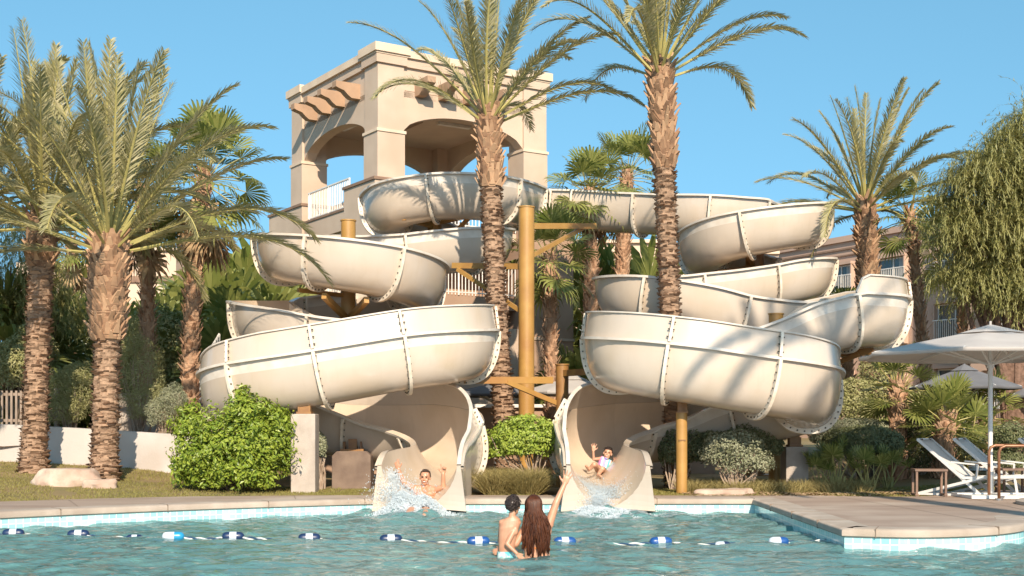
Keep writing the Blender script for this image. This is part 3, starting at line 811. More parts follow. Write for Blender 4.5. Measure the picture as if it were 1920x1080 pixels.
def railing(a, b, z0, h, parent, gap=.11, m='white_rail', nm='railing', r=.012):
    a = Vector(a); b = Vector(b); L = (b - a).length; n_ = int(L / gap); mb = MB()
    up = Vector((0, 0, 1))
    a.z = z0; b.z = z0
    mb.bar(a + up * h, b + up * h, .05, .04); mb.bar(a + up * .08, b + up * .08, .04, .03)
    for k in range(n_ + 1):
        p = a.lerp(b, k / n_); big = k % 12 == 0
        mb.box(p + up * (h / 2), ((.045 if big else r * 2),) * 2 + (h,))
    return mb.build(nm, M[m], parent)
for z_ in (10.62,):
    mb = MB(); tbox(mb, PW + .06, TL - PW - .06, .062, .069, z_, z_ + .012); mb.build('control_joint', M['capbrown'], tower)
railing(TP(.02, 1.8, 0), TP(.02, 4.66, 0), 7.56, .85, tower)
railing(TP(1.25, .1, 0), TP(TL - PW, .1, 0), 7.0, 1.05, tower)
railing(TP(1.3, .15, 0), TP(2.2, 1.2, 0), 7.2, 1.05, tower)
railing(TP(1.25, .08, 0), TP(TL - 1.05, .08, 0), 5.1, .9, tower)
railing(TP(.0, 1.8, 0), TP(.0, 4.66, 0), 5.1, .9, tower)
mb = MB(); tbox(mb, 1.25, 4.4, TMd - 1.5, TMd - .4, 7.0, 8.3); mb.build('stair_parapet', M['stucco'], tower)

# ------------------------------------------------------------------ buildings behind
def window(b, fn, s0, s1, z0, z1, rail=True, label=None):
    """fn(s, w, z): point on facade, w outward"""
    def bx(mb, s0, s1, w0, w1, z0, z1, mi=0):
        vs = [fn(s, w, z) for z in (z0, z1) for s, w in ((s0, w0), (s1, w0), (s1, w1), (s0, w1))]
        mb.add(vs, [(0, 3, 2, 1), (4, 5, 6, 7), (0, 1, 5, 4), (1, 2, 6, 5), (2, 3, 7, 6), (3, 0, 4, 7)], mi)
    mb = MB(); f_ = .07
    bx(mb, s0, s1, -.02, .06, z1 - f_, z1); bx(mb, s0, s1, -.02, .06, z0, z0 + f_); bx(mb, s0, s0 + f_, -.02, .06, z0 + f_, z1 - f_); bx(mb, s1 - f_, s1, -.02, .06, z0 + f_, z1 - f_)
    mid = s0 + (s1 - s0) * .42; bx(mb, mid, mid + f_, -.02, .06, z0 + f_, z1 - f_)
    w = mb.build('window', M['frame'], b)
    mb = MB(); bx(mb, s0 + f_, mid, .0, .02, z0 + f_, z1 - f_, 0); bx(mb, mid + f_, s1 - f_, .0, .02, z0 + f_, z1 - f_, 0)
    k = s0 + f_
    bx(mb, k, k + (s1 - s0) * .22, .021, .025, z0 + f_, z1 - f_, 1)
    mb.build('pane', [M['glass'], M['curtain']], w)
    # recess shade hood
    mb = MB(); bx(mb, s0 - .1, s1 + .1, 0, .35, z1 + .02, z1 + .16); bx(mb, s0 - .1, s0 - .02, 0, .30, z0, z1 + .01); bx(mb, s1 + .02, s1 + .1, 0, .30, z0, z1 + .01)
    mb.build('window_surround', M['hotel'], b)
    if rail:
        mb = MB(); bx(mb, s0 - .1, s1 + .1, .30, .34, z0 + 1.0, z0 + 1.05); bx(mb, s0 - .1, s1 + .1, .30, .34, z0 + .05, z0 + .1)
        q = s0 - .1
        while q < s1 + .1: bx(mb, q, q + .025, .31, .33, z0 + .1, z0 + 1.0); q += .13
        mb.build('balcony_rail', M['white_rail'], b)
# right hotel: facade runs along TB direction
h0 = Vector((PX(1835, 62), 62, 0)); HD = Vector((-.5, .866, 0)).normalized(); HN = Vector((-HD.y, HD.x, 0))
if HN.y > 0: HN = -HN
hotel = thing('hotel_building', 'brown stucco hotel building with balcony windows behind the right palms', 'building', h0)
Lh = 34
def hf(s, w, z): return h0 + HD * s + HN * w + Vector((0, 0, z))
def hbox(mb, s0, s1, w0, w1, z0, z1, mi=0):
    vs = [hf(s, w, z) for z in (z0, z1) for s, w in ((s0, w0), (s1, w0), (s1, w1), (s0, w1))]
    mb.add(vs, [(0, 3, 2, 1), (4, 5, 6, 7), (0, 1, 5, 4), (1, 2, 6, 5), (2, 3, 7, 6), (3, 0, 4, 7)], mi)
HT = PZ(404, 62)
mb = MB(); hbox(mb, 0, Lh, -12, 0, 0, HT); fixn(mb.build('wall', M['hotel'], hotel))
mb = MB(); hbox(mb, -.2, Lh, -.5, .16, HT - .16, HT + .16, 0); hbox(mb, -.2, Lh, 0.002, .09, HT - .60, HT - .50, 1); hbox(mb, -.2, Lh, 0.002, .09, HT - .95, HT - .88, 1); fixn(mb.build('roof_parapet', [M['hotel'], M['capbrown']], hotel))
mb = MB(); hbox(mb, -14, -.4, -8, 1.8, 0, HT - .6); fixn(mb.build('wall', M['hotel'], hotel))
for z0, zt in ((8.75, 10.35), (5.75, 7.6), (2.5, 4.3)):
    for s0 in (.5, 4.6, 8.4, 12.4, 16.5, 21, 26):
        window(hotel, hf, s0, s0 + 2.0, z0, zt)
def hf2(s, w, z): return hf(s, w + 1.8, z)
for z0, zt in ((8.3, 10.0), (5.3, 7.2), (2.2, 4.0)):
    for s0 in (-4.0, -8.6, -12.8): window(hotel, hf2, s0, s0 + 2.0, z0, zt)
# left back building, pale
lb = thing('low_building', 'pale stucco building with flat parapet far behind the left fan palms', 'building', (PX(330, 60), 60, 0))
def lbx(mb, px0, px1, Y0, Y1, z0, z1, mi=0):
    x0, x1 = PX(px0, Y0), PX(px1, Y0)
    mb.box(((x0 + x1) / 2, (Y0 + Y1) / 2, (z0 + z1) / 2), (x1 - x0, Y1 - Y0, z1 - z0), mi=mi)
mb = MB(); lbx(mb, 165, 330, 58, 66, 0, PZ(468, 58)); lbx(mb, 320, 600, 60, 68, 0, PZ(482, 60)); lbx(mb, 30, 172, 60, 66, 0, PZ(492, 60))
mb.build('wall', M['hotel_light'], lb)
mb = MB(); lbx(mb, 163, 332, 57.8, 58, PZ(470, 58), PZ(465, 58)); lbx(mb, 318, 602, 59.8, 60, PZ(486, 60), PZ(481, 60)); mb.build('roof_parapet', M['stucco_trim'], lb)
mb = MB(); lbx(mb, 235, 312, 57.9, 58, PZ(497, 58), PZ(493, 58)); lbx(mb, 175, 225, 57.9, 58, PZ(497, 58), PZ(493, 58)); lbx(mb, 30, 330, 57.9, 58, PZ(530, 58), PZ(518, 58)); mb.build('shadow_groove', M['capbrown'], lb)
for k in range(9):
    def lf(s, w, z): return Vector((PX(30, 58) + s, 57.95 - w, z))
    window(lb, lf, 1.0 + k * 1.75, 2.2 + k * 1.75, 4.2, 6.0, False)
    window(lb, lf, 1.0 + k * 1.75, 2.2 + k * 1.75, 1.0, 2.9, False)
cb = thing('low_building', 'beige building seen between the two slides behind the fan palms', 'building', (PX(1190, 62), 62, 0))
mb = MB(); lbx(mb, 1060, 1240, 62, 70, 0, PZ(452, 62)); lbx(mb, 1225, 1460, 62.5, 70, 0, PZ(470, 62.5)); mb.build('wall', M['hotel_light'], cb)
mb = MB(); lbx(mb, 1058, 1242, 61.8, 62, PZ(456, 62), PZ(450, 62)); lbx(mb, 1226, 1462, 62.3, 62.5, PZ(474, 62), PZ(468, 62)); mb.build('roof_parapet', M['stucco_trim'], cb)
for k in range(7):
    def cf(s, w, z): return Vector((PX(1060, 62) + s, 61.95 - w, z))
    window(cb, cf, .6 + k * 1.7, 1.8 + k * 1.7, 5.3, 7.0, False); window(cb, cf, .6 + k * 1.7, 1.8 + k * 1.7, 1.6, 3.4, False)
# low patio building under the slides
pb = thing('patio_wall', 'low beige patio wall with ledge seen under the slides', 'wall', (0, 30, .2))
mb = MB(); mb.box((0, 31, 1.0), (10, .3, 1.7)); mb.box((0, 30.95, 1.88), (10.1, .5, .08), mi=1); mb.build('wall', [M['stucco_shaded'], M['white_rail']], pb)

# white retaining wall on the left
ww = thing('retaining_wall', 'low white plaster retaining wall behind the lawn and two palm trunks', 'wall', (-8.8, 24.9, .3))
mb = MB()
pts = [(-15, 25.9, 1.5), (-10.3, 25.2, 1.42), (-8.4, 24.6, 1.33), (-6.45, 24.1, 1.22)]
for a, b in zip(pts[:-1], pts[1:]):
    d = Vector((b[0] - a[0], b[1] - a[1])).normalized(); nn = Vector((-d.y, d.x)) * .28
    vs = [(a[0], a[1], -.2), (b[0], b[1], -.2), (b[0] + nn.x, b[1] + nn.y, -.2), (a[0] + nn.x, a[1] + nn.y, -.2), (a[0], a[1], a[2]), (b[0], b[1], b[2]), (b[0] + nn.x, b[1] + nn.y, b[2]), (a[0] + nn.x, a[1] + nn.y, a[2])]
    mb.add(vs, [(0, 3, 2, 1), (4, 5, 6, 7), (0, 1, 5, 4), (1, 2, 6, 5), (2, 3, 7, 6), (3, 0, 4, 7)])
o = mb.build('wall', M['wallwhite'], ww)
bmx = bmesh.new(); bmx.from_mesh(o.data); bmesh.ops.remove_doubles(bmx, verts=bmx.verts, dist=.001); bmx.to_mesh(o.data); bmx.free(); fixn(o)
mb = MB()
mb.box((-6.3, 24.25, .72), (.30, .42, 1.16)); o = mb.build('end_post', M['wallwhite'], ww); 
bv = o.modifiers.new('bevel', 'BEVEL'); bv.width = .05; bv.segments = 3
# soil bank behind the wall
mb = MB(); random.seed(3)
nx, ny = 30, 8
for j in range(ny):
    for i in range(nx):
        x = -15 + i * (9.2 / (nx - 1)); y0 = 25.9 - (x + 15) * .2 + .15
        mb.v.append((x, y0 + j * .9, 1.15 - .1 * max(0, x + 8) + .05 * random.random() - (.2 if j == 0 else 0)))
for j in range(ny - 1):
    for i in range(nx - 1): mb.f.append((j * nx + i, j * nx + i + 1, (j + 1) * nx + i + 1, (j + 1) * nx + i)); mb.m.append(0)
o = mb.build('soil_bank', M['soil'], smooth=True); struct(o)
# fences
fz = thing('fence', 'grey slatted fence on top of the wall at the far left', 'fence', (-10.5, 25.6, 1.4))
mb = MB()
for k in range(26):
    x = -12.2 + k * .1
    mb.box((x, 26.3, 1.75), (.045, .03, .75))
mb.bar((-12.3, 26.33, 2.05), (-9.6, 26.33, 2.05), .03, .06); mb.bar((-12.3, 26.33, 1.5), (-9.6, 26.33, 1.5), .03, .06)
mb.build('slats', mat('fence_grey', (.30, .23, .18), .8, (.22, .17, .13), 4, 3), fz)
mb = MB(); mb.box((-9.55, 26.3, 1.75), (.09, .09, .85)); mb.build('post', M['concrete'], fz)
rf = thing('stair_railing', 'white metal railing rising beside the left end of the big loop', 'railing', (PX(385, 27), 27, 2.0))
mb = MB()
a0 = W(360, 735, 27); a1 = W(412, 650, 27); 
for k in range(15):
    p = a0.lerp(a1, k / 14); mb.box((p.x, p.y, p.z - .1), (.025, .025, .75 ))
mb.bar(a0 + Vector((0, 0, .28)), a1 + Vector((0, 0, .28)), .05, .04)
mb.bar(a0 - Vector((0, 0, .45)), a1 - Vector((0, 0, .45)), .05, .04)
mb.build('balusters', M['white_rail'], rf)
mb = MB(); mb.box((PX(330, 27.5), 27.5, 1.0), (2.6, .5, 2.2)); mb.build('landing', M['concrete'], rf)
# boulder
def rock(px, py, Y, sx, sy, sz, lab, seed, m='rock'):
    bmx = bmesh.new(); bmesh.ops.create_icosphere(bmx, subdivisions=4, radius=1)
    for v in bmx.verts:
        d = v.co.normalized()
        k = 1 + .22 * noise.noise(d * 1.3 + Vector((seed, 0, 0))) + .10 * noise.noise(d * 3.1 + Vector((seed, 5, 0))) + .03 * noise.noise(d * 8 + Vector((seed, 5, 0)))
        c_ = d * k
        c_.z = min(c_.z, .55 + .08 * noise.noise(Vector((c_.x * 2, c_.y * 2, seed))))
        v.co = Vector((c_.x * sx, c_.y * sy, c_.z * sz))
    me = bpy.data.meshes.new('boulder'); bmx.to_mesh(me); bmx.free(); me.shade_smooth(); me.set_sharp_from_angle(angle=R(38))
    me.materials.append(M[m]); o = bpy.data.objects.new('boulder', me); COL.objects.link(o)
    x = PX(px, Y); o.location = (x, Y, gz(x, Y) + sz * .15); tag(o, lab, 'boulder'); return o
rock(124, 895, 22.0, .60, .45, .36, 'large pale flat-topped boulder on the lawn between two palm trunks', 2.3)
rock(186, 900, 21.7, .30, .25, .2, 'small brown boulder at the foot of the nearer palm trunk', 7.7)
# ------------------------------------------------------------------ vegetation
UP = Vector((0, 0, 1))
def perp(d):
    x = d.cross(UP)
    if x.length < 1e-3: x = Vector((1, 0, 0))
    return x.normalized()
def date_frond(mb, base, az, el, L, droop, rnd, leaf=.42, curl=0.0, pet=.17):
    d = Vector((math.cos(az) * math.cos(el), math.sin(az) * math.cos(el), math.sin(el)))
    n = 16; pts = [base.copy()]; p = base.copy(); dirs = [d.copy()]
    hx = Vector((math.cos(az), math.sin(az), 0)); sidev = Vector((-hx.y, hx.x, 0))
    for k in range(n):
        t = (k + 1) / n
        d = (d + Vector((0, 0, -1)) * droop * t * t * 3.2 / n + sidev * curl / n).normalized()
        p = p + d * (L / n); pts.append(p.copy()); dirs.append(d.copy())
    mb.tube(pts, [.028 * (1 - k / (n + 1)) ** .8 + .004 for k in range(n + 1)], 4, mi=1)
    m = int(74 * L / 3.4)
    tw0 = rnd.uniform(-.5, .5)
    for q in range(m):
        t = pet + (1 - pet) * q / m
        f = t * n; i = min(n - 1, int(f)); pp = pts[i].lerp(pts[i + 1], f - i); dd = dirs[i]
        x = perp(dd); u = x.cross(dd)
        ln = leaf * (math.sin((.10 + .84 * t) * PI) ** .6 * .95) * rnd.uniform(.85, 1.12)
        if t < pet + .12: ln *= .25 + .75 * (t - pet) / .12
        for s_ in (-1, 1):
            for lay in (0, 1) if q % 3 else (0,):
                ang = rnd.uniform(.38, .66) + .22 * (1 - t)
                lift = (.35 if lay == 0 else -.15) + rnd.uniform(-.2, .2)
                ld = (dd * math.cos(ang) + (x * s_ * math.cos(lift) + u * math.sin(lift)) * math.sin(ang)).normalized()
                w = .0105
                wd = ld.cross(u).normalized() * w
                wv = (u * .6 + wd.normalized() * .8).normalized() * w * 1.0
                q0 = pp; q1 = pp + ld * ln * .55 - UP * .012; q2 = pp + ld * ln - UP * (.03 + .10 * ln * rnd.random())
                mb.add([q0 - wv * .6, q0 + wv * .6, q1 + wv, q2, q1 - wv], [(0, 1, 2, 4), (4, 2, 3)], 0)
def date_crown(name, parent, origin, nf, L, seed, el_lo=-25, el_hi=86, leaf=.42, r0=.18, keep=None, az_off=0.0, droop=1.0):
    rnd = random.Random(seed); mb = MB()
    for k in range(nf):
        t = (k + .5) / nf
        az = k * 2.39996 + az_off + rnd.uniform(-.25, .25)
        el = R(el_hi + (el_lo - el_hi) * t ** 1.05 + rnd.uniform(-6, 6))
        l = L * (rnd.uniform(.86, 1.08)) * (.82 + .18 * math.sin(min(1, t * 1.6) * PI / 2))
        b = origin + Vector((math.cos(az) * r0 * (.3 + .7 * t), math.sin(az) * r0 * (.3 + .7 * t), -.45 * t + .1))
        date_frond(mb, b, az, el, l, (.18 + 1.0 * t * rnd.uniform(.6, 1.35)) * droop, rnd, leaf, rnd.uniform(-.25, .25))
    return mb.build(name, [M['frond'], M['rachis']], parent)
def trunk_path(p0, p1, bow, n=24):
    p0 = Vector(p0); p1 = Vector(p1)
    return [p0.lerp(p1, k / n) + Vector(bow) * math.sin(PI * k / n) for k in range(n + 1)]
def rough_trunk(parent, pts, rad, seed, mat_t, stub='scale', pitch=.075, nm='trunk', res=18, top_boot=0.0):
    rnd = random.Random(seed)
    # fine resample
    L = sum((pts[i + 1] - pts[i]).length for i in range(len(pts) - 1))
    n = max(8, int(L / .05)); P_ = []; Rr = []
    for k in range(n + 1):
        f = k / n * (len(pts) - 1); i = min(len(pts) - 2, int(f)); P_.append(pts[i].lerp(pts[i + 1], f - i)); r = rad[i] + (rad[i + 1] - rad[i]) * (f - i)
        Rr.append(r * (1 + .05 * math.sin(k * 2.2) + .03 * rnd.uniform(-1, 1)))
    mb = MB(); mb.tube(P_, [r * .93 for r in Rr], res, mi=0)
    # scales
    z = 0; row = 0
    while z < L:
        f = z / L * n; i = min(n - 1, int(f)); c = P_[i].lerp(P_[i + 1], f - i); r = Rr[i]
        m = max(7, int(2 * PI * r / (.15 if stub != 'fan' else .13)))
        for k in range(m):
            a = 2 * PI * (k + (.5 if row % 2 else 0)) / m + rnd.uniform(-.12, .12) + row * .07
            o = Vector((math.cos(a), math.sin(a), 0)); s_ = Vector((-o.y, o.x, 0))
            zz = c + UP * rnd.uniform(-.02, .02)
            if stub == 'scale':
                w = .075 * rnd.uniform(.5, 1.5); out = .055 * rnd.uniform(.3, 1.6); h = .034 * rnd.uniform(.6, 1.3)
                zz = zz + UP * rnd.uniform(-.03, .03)
                b = zz + o * (r * .90)
                tp = b + o * (out + .02) + UP * h * .5
                mb.add([b - s_ * w - UP * h * .7, b + s_ * w - UP * h * .7, b + s_ * w * .75 + UP * h * (.55 + rnd.uniform(-.3, .3)) + o * out, b - s_ * w * .75 + UP * h * (.55 + rnd.uniform(-.3, .3)) + o * out * rnd.uniform(.5, 1.1), b + UP * h * .72 - s_ * w * .8 - o * .02, b + UP * h * .72 + s_ * w * .8 - o * .02], [(0, 1, 2, 3), (3, 2, 5, 4)], 0)
            elif stub == 'boot':
                w = .062 * rnd.uniform(.6, 1.3); ln = rnd.uniform(.08, .26); tilt = rnd.uniform(.2, .85)
                b = zz + o * (r * .85); d = (UP * math.cos(tilt) + o * math.sin(tilt) + s_ * rnd.uniform(-.25, .25)).normalized()
                t1 = b + d * ln; nrm = s_.cross(d).normalized() * .03
                mb.add([b - s_ * w - nrm, b + s_ * w - nrm, b + s_ * w + nrm, b - s_ * w + nrm, t1 - s_ * w * .4 - nrm * .4, t1 + s_ * w * .3 - nrm * .4, t1 + s_ * w * .3 + nrm * .4, t1 - s_ * w * .4 + nrm * .4],
                       [(0, 1, 5, 4), (1, 2, 6, 5), (2, 3, 7, 6), (3, 0, 4, 7), (4, 5, 6, 7)], 0)
            else:
                w = .05 * rnd.uniform(.6, 1.3); ln = rnd.uniform(.10, .24); tilt = rnd.uniform(.15, .75)
                b = zz + o * (r * .88); d = (UP * math.cos(tilt) + o * math.sin(tilt) + s_ * rnd.uniform(-.5, .5)).normalized()
                t1 = b + d * ln; nrm = s_.cross(d).normalized() * .012
                mb.add([b - s_ * w, b + s_ * w, b + nrm * 2, t1 - s_ * w * .4, t1 + s_ * w * .4, t1 + nrm], [(0, 1, 4, 3), (1, 2, 5, 4), (2, 0, 3, 5), (3, 4, 5)], 0)
        z += pitch * rnd.uniform(.9, 1.1); row += 1
    return mb.build(nm, mat_t, parent)

def date_palm(base, top, r_lo, r_hi, boots, nf, L, seed, label, group=None, el_lo=-25, leaf=.42, bow=(0, 0, 0), flare=1.35, az=0.0, el_hi=86):
    base = Vector(base); top = Vector(top)
    t = thing('date_palm', label, 'palm tree', base, group)
    H_ = (top - base).length; nb = boots / H_
    pts = trunk_path(base - UP * .1, top, bow, 24)
    k0 = int(24 * (1 - nb))
    lo = pts[:k0 + 1]; hi = pts[k0:]
    rad = [r_lo * (1 + (flare - 1) * math.exp(-(i / len(lo)) * 7)) for i in range(len(lo))]
    rough_trunk(t, lo, rad, seed, M['trunk_date'], 'scale', .056)
    radh = [r_lo * 1.02 + (r_hi - r_lo) * math.sin(min(1, .35 + i / len(hi) * 1.0) * PI / 2) for i in range(len(hi))]
    radh[-1] *= .8
    rough_trunk(t, hi, radh, seed + 1, M['boot'], 'boot', .085, 'leaf_boots')
    # frayed skirt under the boots
    rnd = random.Random(seed + 5); mb = MB(); c = hi[0]
    for k in range(16):
        a = k * 2.4 + rnd.random(); o = Vector((math.cos(a), math.sin(a), 0)); s_ = Vector((-o.y, o.x, 0))
        b = c + o * r_lo * .95 + UP * rnd.uniform(-.05, .25); e = b + o * rnd.uniform(.05, .14) + UP * rnd.uniform(.22, .5)
        mb.add([b - s_ * .07, b + s_ * .07, e + s_ * .03, e - s_ * .03, b - s_ * .06 - o * .03 + UP * .1, b + s_ * .06 - o * .03 + UP * .1], [(0, 1, 2, 3), (3, 2, 5, 4)])
    mb.build('torn_sheaths', M['boot'], t)
    date_crown('crown', t, top, nf, L, seed + 2, el_lo=el_lo, leaf=leaf, az_off=az, el_hi=el_hi)
    return t

def fan_leaf(mb, base, az, el, pl, rad, rnd, mi=0, droop=.35, nseg=26):
    d = Vector((math.cos(az) * math.cos(el), math.sin(az) * math.cos(el), math.sin(el)))
    p1 = base + d * pl * .5; d2 = (d - UP * .18).normalized(); c = p1 + d2 * pl * .5
    mb.tube([base, p1, c], [.016, .012, .010], 4, mi=1)
    x = perp(d2); u = x.cross(d2)
    roll = rnd.uniform(-.5, .5)
    x, u = x * math.cos(roll) + u * math.sin(roll), u * math.cos(roll) - x * math.sin(roll)
    span = R(rnd.uniform(105, 135))
    for k in range(nseg):
        f = (k + .5) / nseg * 2 - 1
        a = f * span
        r = rad * (1 - .28 * abs(f) ** 2) * rnd.uniform(.92, 1.06)
        sd = (d2 * math.cos(a) + x * math.sin(a)); sd = (sd + u * .22 * abs(f)).normalized()
        wv = (sd.cross(u)).normalized()
        w = r * 1.15 * span / nseg
        m_ = c + sd * r * .55 + u * (.018 if k % 2 else -.01)
        e = c + sd * r - UP * r * (droop * rnd.uniform(.5, 1.4)) * .55 - sd * r * .06
        q = c + sd * r * .80 - UP * r * droop * .12
        mb.add([c, m_ - wv * w * .5, m_ + wv * w * .5, q + wv * w * .26, q - wv * w * .26, e], [(0, 2, 1), (1, 2, 3, 4), (4, 3, 5)], mi)
def fan_crown(parent, top, n, pl, rad, seed, el_lo=-45, droop=.35, skirt=0, nm='crown', nseg=22):
    rnd = random.Random(seed); mb = MB()
    for k in range(n):
        t = (k + .5) / n; az = k * 2.39996 + rnd.uniform(-.3, .3); el = R(80 + (el_lo - 80) * t + rnd.uniform(-8, 8))
        b = top + Vector((math.cos(az) * .08, math.sin(az) * .08, -.35 * t))
        fan_leaf(mb, b, az, el, pl * rnd.uniform(.8, 1.1), rad * rnd.uniform(.85, 1.1), rnd, 0, droop * (.6 + .9 * t), nseg)
    o = mb.build(nm, [M['fan'], M['rachis']], parent)
    if skirt:
        mb = MB()
        for k in range(skirt):
            az = k * 2.39996; el = R(rnd.uniform(-80, -58)); b = top - UP * (.3 + rnd.random() * .9)
            fan_leaf(mb, b + Vector((math.cos(az), math.sin(az), 0)) * .12, az, el, pl * .55, rad * .8, rnd, 0, .4, 14)
        mb.build('dead_skirt', [M['fan_dry'], M['fan_dry']], parent)
    return o
def fan_palm(base, top, r, n, pl, rad, seed, label, group=None, bow=(0, 0, 0), skirt=0, el_lo=-45, droop=.35, stub='fan', flare=1.2, nseg=22):
    base = Vector(base); top = Vector(top)
    t = thing('fan_palm', label, 'palm tree', base, group)
    pts = trunk_path(base - UP * .1, top, bow, 16)
    rad_ = [r * (1 + (flare - 1) * math.exp(-i * .6)) for i in range(17)]; rad_[-1] *= .7
    rough_trunk(t, pts, rad_, seed, M['trunk_fan'], stub, .10, res=12)
    fan_crown(t, top - UP * .05, n, pl, rad, seed + 3, el_lo, droop, skirt, nseg=nseg)
    return t

# --- big date palms
def G(px, Y, dz=0): x = PX(px, Y); return (x, Y, gz(x, Y) + dz)
GD = 'feather-leaved date palms'
date_palm(G(62, 23.6), W(80, 395, 23.6), .225, .26, .95, 36, 3.6, 11, 'date palm with a dark-footed trunk at the far left of the lawn', GD, el_lo=4, leaf=.46, az=.6)
date_palm(G(195, 22.5), W(205, 440, 22.5), .235, .34, 1.75, 38, 3.9, 23, 'date palm behind the boulder, with the widest boot-covered trunk top', GD, el_lo=6, leaf=.46, az=1.9)
date_palm(G(-70, 24.6), W(-55, 370, 24.6), .23, .26, 1.0, 38, 3.4, 37, 'date palm whose trunk stands outside the left edge and only its fronds reach in', GD, el_lo=-8, leaf=.42)
date_palm((PX(955, 25.6), 25.6, .2), W(915, 200, 25.6), .205, .235, 1.35, 27, 3.05, 41, 'tall date palm between the slides in front of the tower', GD, el_lo=22, leaf=.38, bow=(-.05, 0, 0), az=.3, el_hi=84)
date_palm((PX(1270, 24.42), 24.42, .2), W(1237, 112, 24.42), .20, .24, 1.75, 27, 3.05, 59, 'tallest date palm, its trunk rising through the right slide', GD, el_lo=20, leaf=.38, az=1.1, el_hi=84)
date_palm(G(1636, 30.2), W(1622, 372, 30.2), .22, .235, 2.2, 36, 3.0, 67, 'date palm standing alone behind the right slide with a dense round crown', GD, el_lo=4, leaf=.36, az=2.0, el_hi=86)
# palm at the right near side of the pool, outside the frame, which throws the shade on the right slide
date_palm((8.35, 6.0, .23), (8.2, 6.1, 12.6), .20, .28, 1.8, 30, 3.2, 71, 'date palm on the near pool deck whose shadow crosses the deck', GD, el_lo=-25, leaf=.4)

# --- fan palms
GF = 'fan palms'
fan_palm(G(275, 27.5, .4), W(268, 345, 27.5), .15, 28, .85, .70, 101, 'slender fan palm with a ragged trunk between the two wider left palms', GF, skirt=6, bow=(.06, 0, 0))
fan_palm(G(357, 26.8, .4), W(385, 318, 26.8), .17, 32, .95, .72, 111, 'fan palm with reddish shaggy trunk nearest the left slide', GF, skirt=8, bow=(-.12, 0, 0))
fan_palm(G(1108, 33), W(1105, 352, 33), .19, 30, .78, .66, 121, 'fan palm behind the right slide top, lower of the middle pair', GF, skirt=6, bow=(.03, 0, 0))
fan_palm(G(1130, 36), W(1176, 318, 36), .20, 30, .85, .70, 131, 'fan palm behind the right slide top, taller leaning one of the middle pair', GF, skirt=6, bow=(.1, 0, 0))
fan_palm(G(1045, 30.5), W(1030, 470, 30.5), .16, 28, .75, .66, 141, 'leaning fan palm against the tower wall between the slides', GF, bow=(-.05, 0, 0), el_lo=-60)
fan_palm(G(1748, 30.5), W(1705, 392, 30.5), .115, 22, .70, .55, 151, 'small-headed fan palm in front of the hotel', GF, skirt=0, bow=(.02, 0, 0))
fan_palm(G(130, 48), W(135, 445, 48), .22, 26, 1.0, .95, 161, 'small distant fan palm above the pale building roof', GF, skirt=4)
fan_palm(G(1898, 31), W(1890, 470, 31), .13, 24, .9, .8, 171, 'fan palm trunk behind the umbrellas at the right edge', GF)
fan_palm(G(1815, 33), W(1800, 455, 33), .12, 24, .9, .8, 181, 'fan palm half hidden in the weeping tree', GF)
fan_palm(G(1600, 31.5), W(1585, 590, 31.5), .12, 18, .6, .5, 191, 'short fan palm behind the right end of the slide', GF)
# young leafy fan palms filling the left background: prototype then copies
proto = fan_palm((0, 0, 0), (0, 0, 1.9), .17, 40, 1.0, .95, 201, 'low fan palm in the thicket', 'fan palm thicket behind the left slide', el_lo=-70, droop=.5, nseg=18)
thicket = [(245, 33, 1.15, .3), (318, 31, 1.0, 1.0), (322, 35, 1.25, 2.0), (430, 30, 1.0, 2.4), (420, 33.5, 1.4, .9), (470, 31.5, 1.25, 3.3), (505, 35, 1.5, 4.1), (215, 38, 1.2, 5.0), (120, 33, 1.2, 1.3), (40, 31, 1.1, .2), (-30, 29, 1.2, 2.2), (370, 39, 1.5, 1.2), (455, 40, 1.9, 2.9),
           (1090, 41, 2.1, .2), (1190, 40, 2.0, 1.4), (1085, 33, .95, 1.4), (1160, 35, 1.1, 2.5), (1235, 38, 1.5, 3.5)]
TL_ = ['beside the ragged slender trunk', 'low between the two shaggy trunks', 'behind the two shaggy trunks', 'just right of the reddish trunk', 'tall behind the reddish trunk', 'left of the slide bend', 'touching the middle left slide loop', 'left under the pale building', 'between the two wide trunks', 'behind the leftmost trunk', 'at the left edge above the fence', 'below the pale roofline, rear left', 'rear, below the pale roofline by the slide',
       'below the pair, against the middle building', 'behind the tall palm trunk in the right slide', 'low between pole and right slide', 'low behind the left end of the right slide', 'behind the right slide, right of the tall trunk']
for i, (px, Y, sc, rz) in enumerate(thicket):
    x = PX(px, Y)
    lab = 'bushy low fan palm ' + TL_[i]
    if i == 0: o = proto; o.location = (x, Y, gz(x, Y) + .1); o.scale = (sc,) * 3; o['label'] = lab
    else: dup(proto, (x, Y, gz(x, Y) + .1), rz, sc, lab, 'fan palm thicket behind the left slide' if px < 600 else 'fan palm thicket behind the right slide')

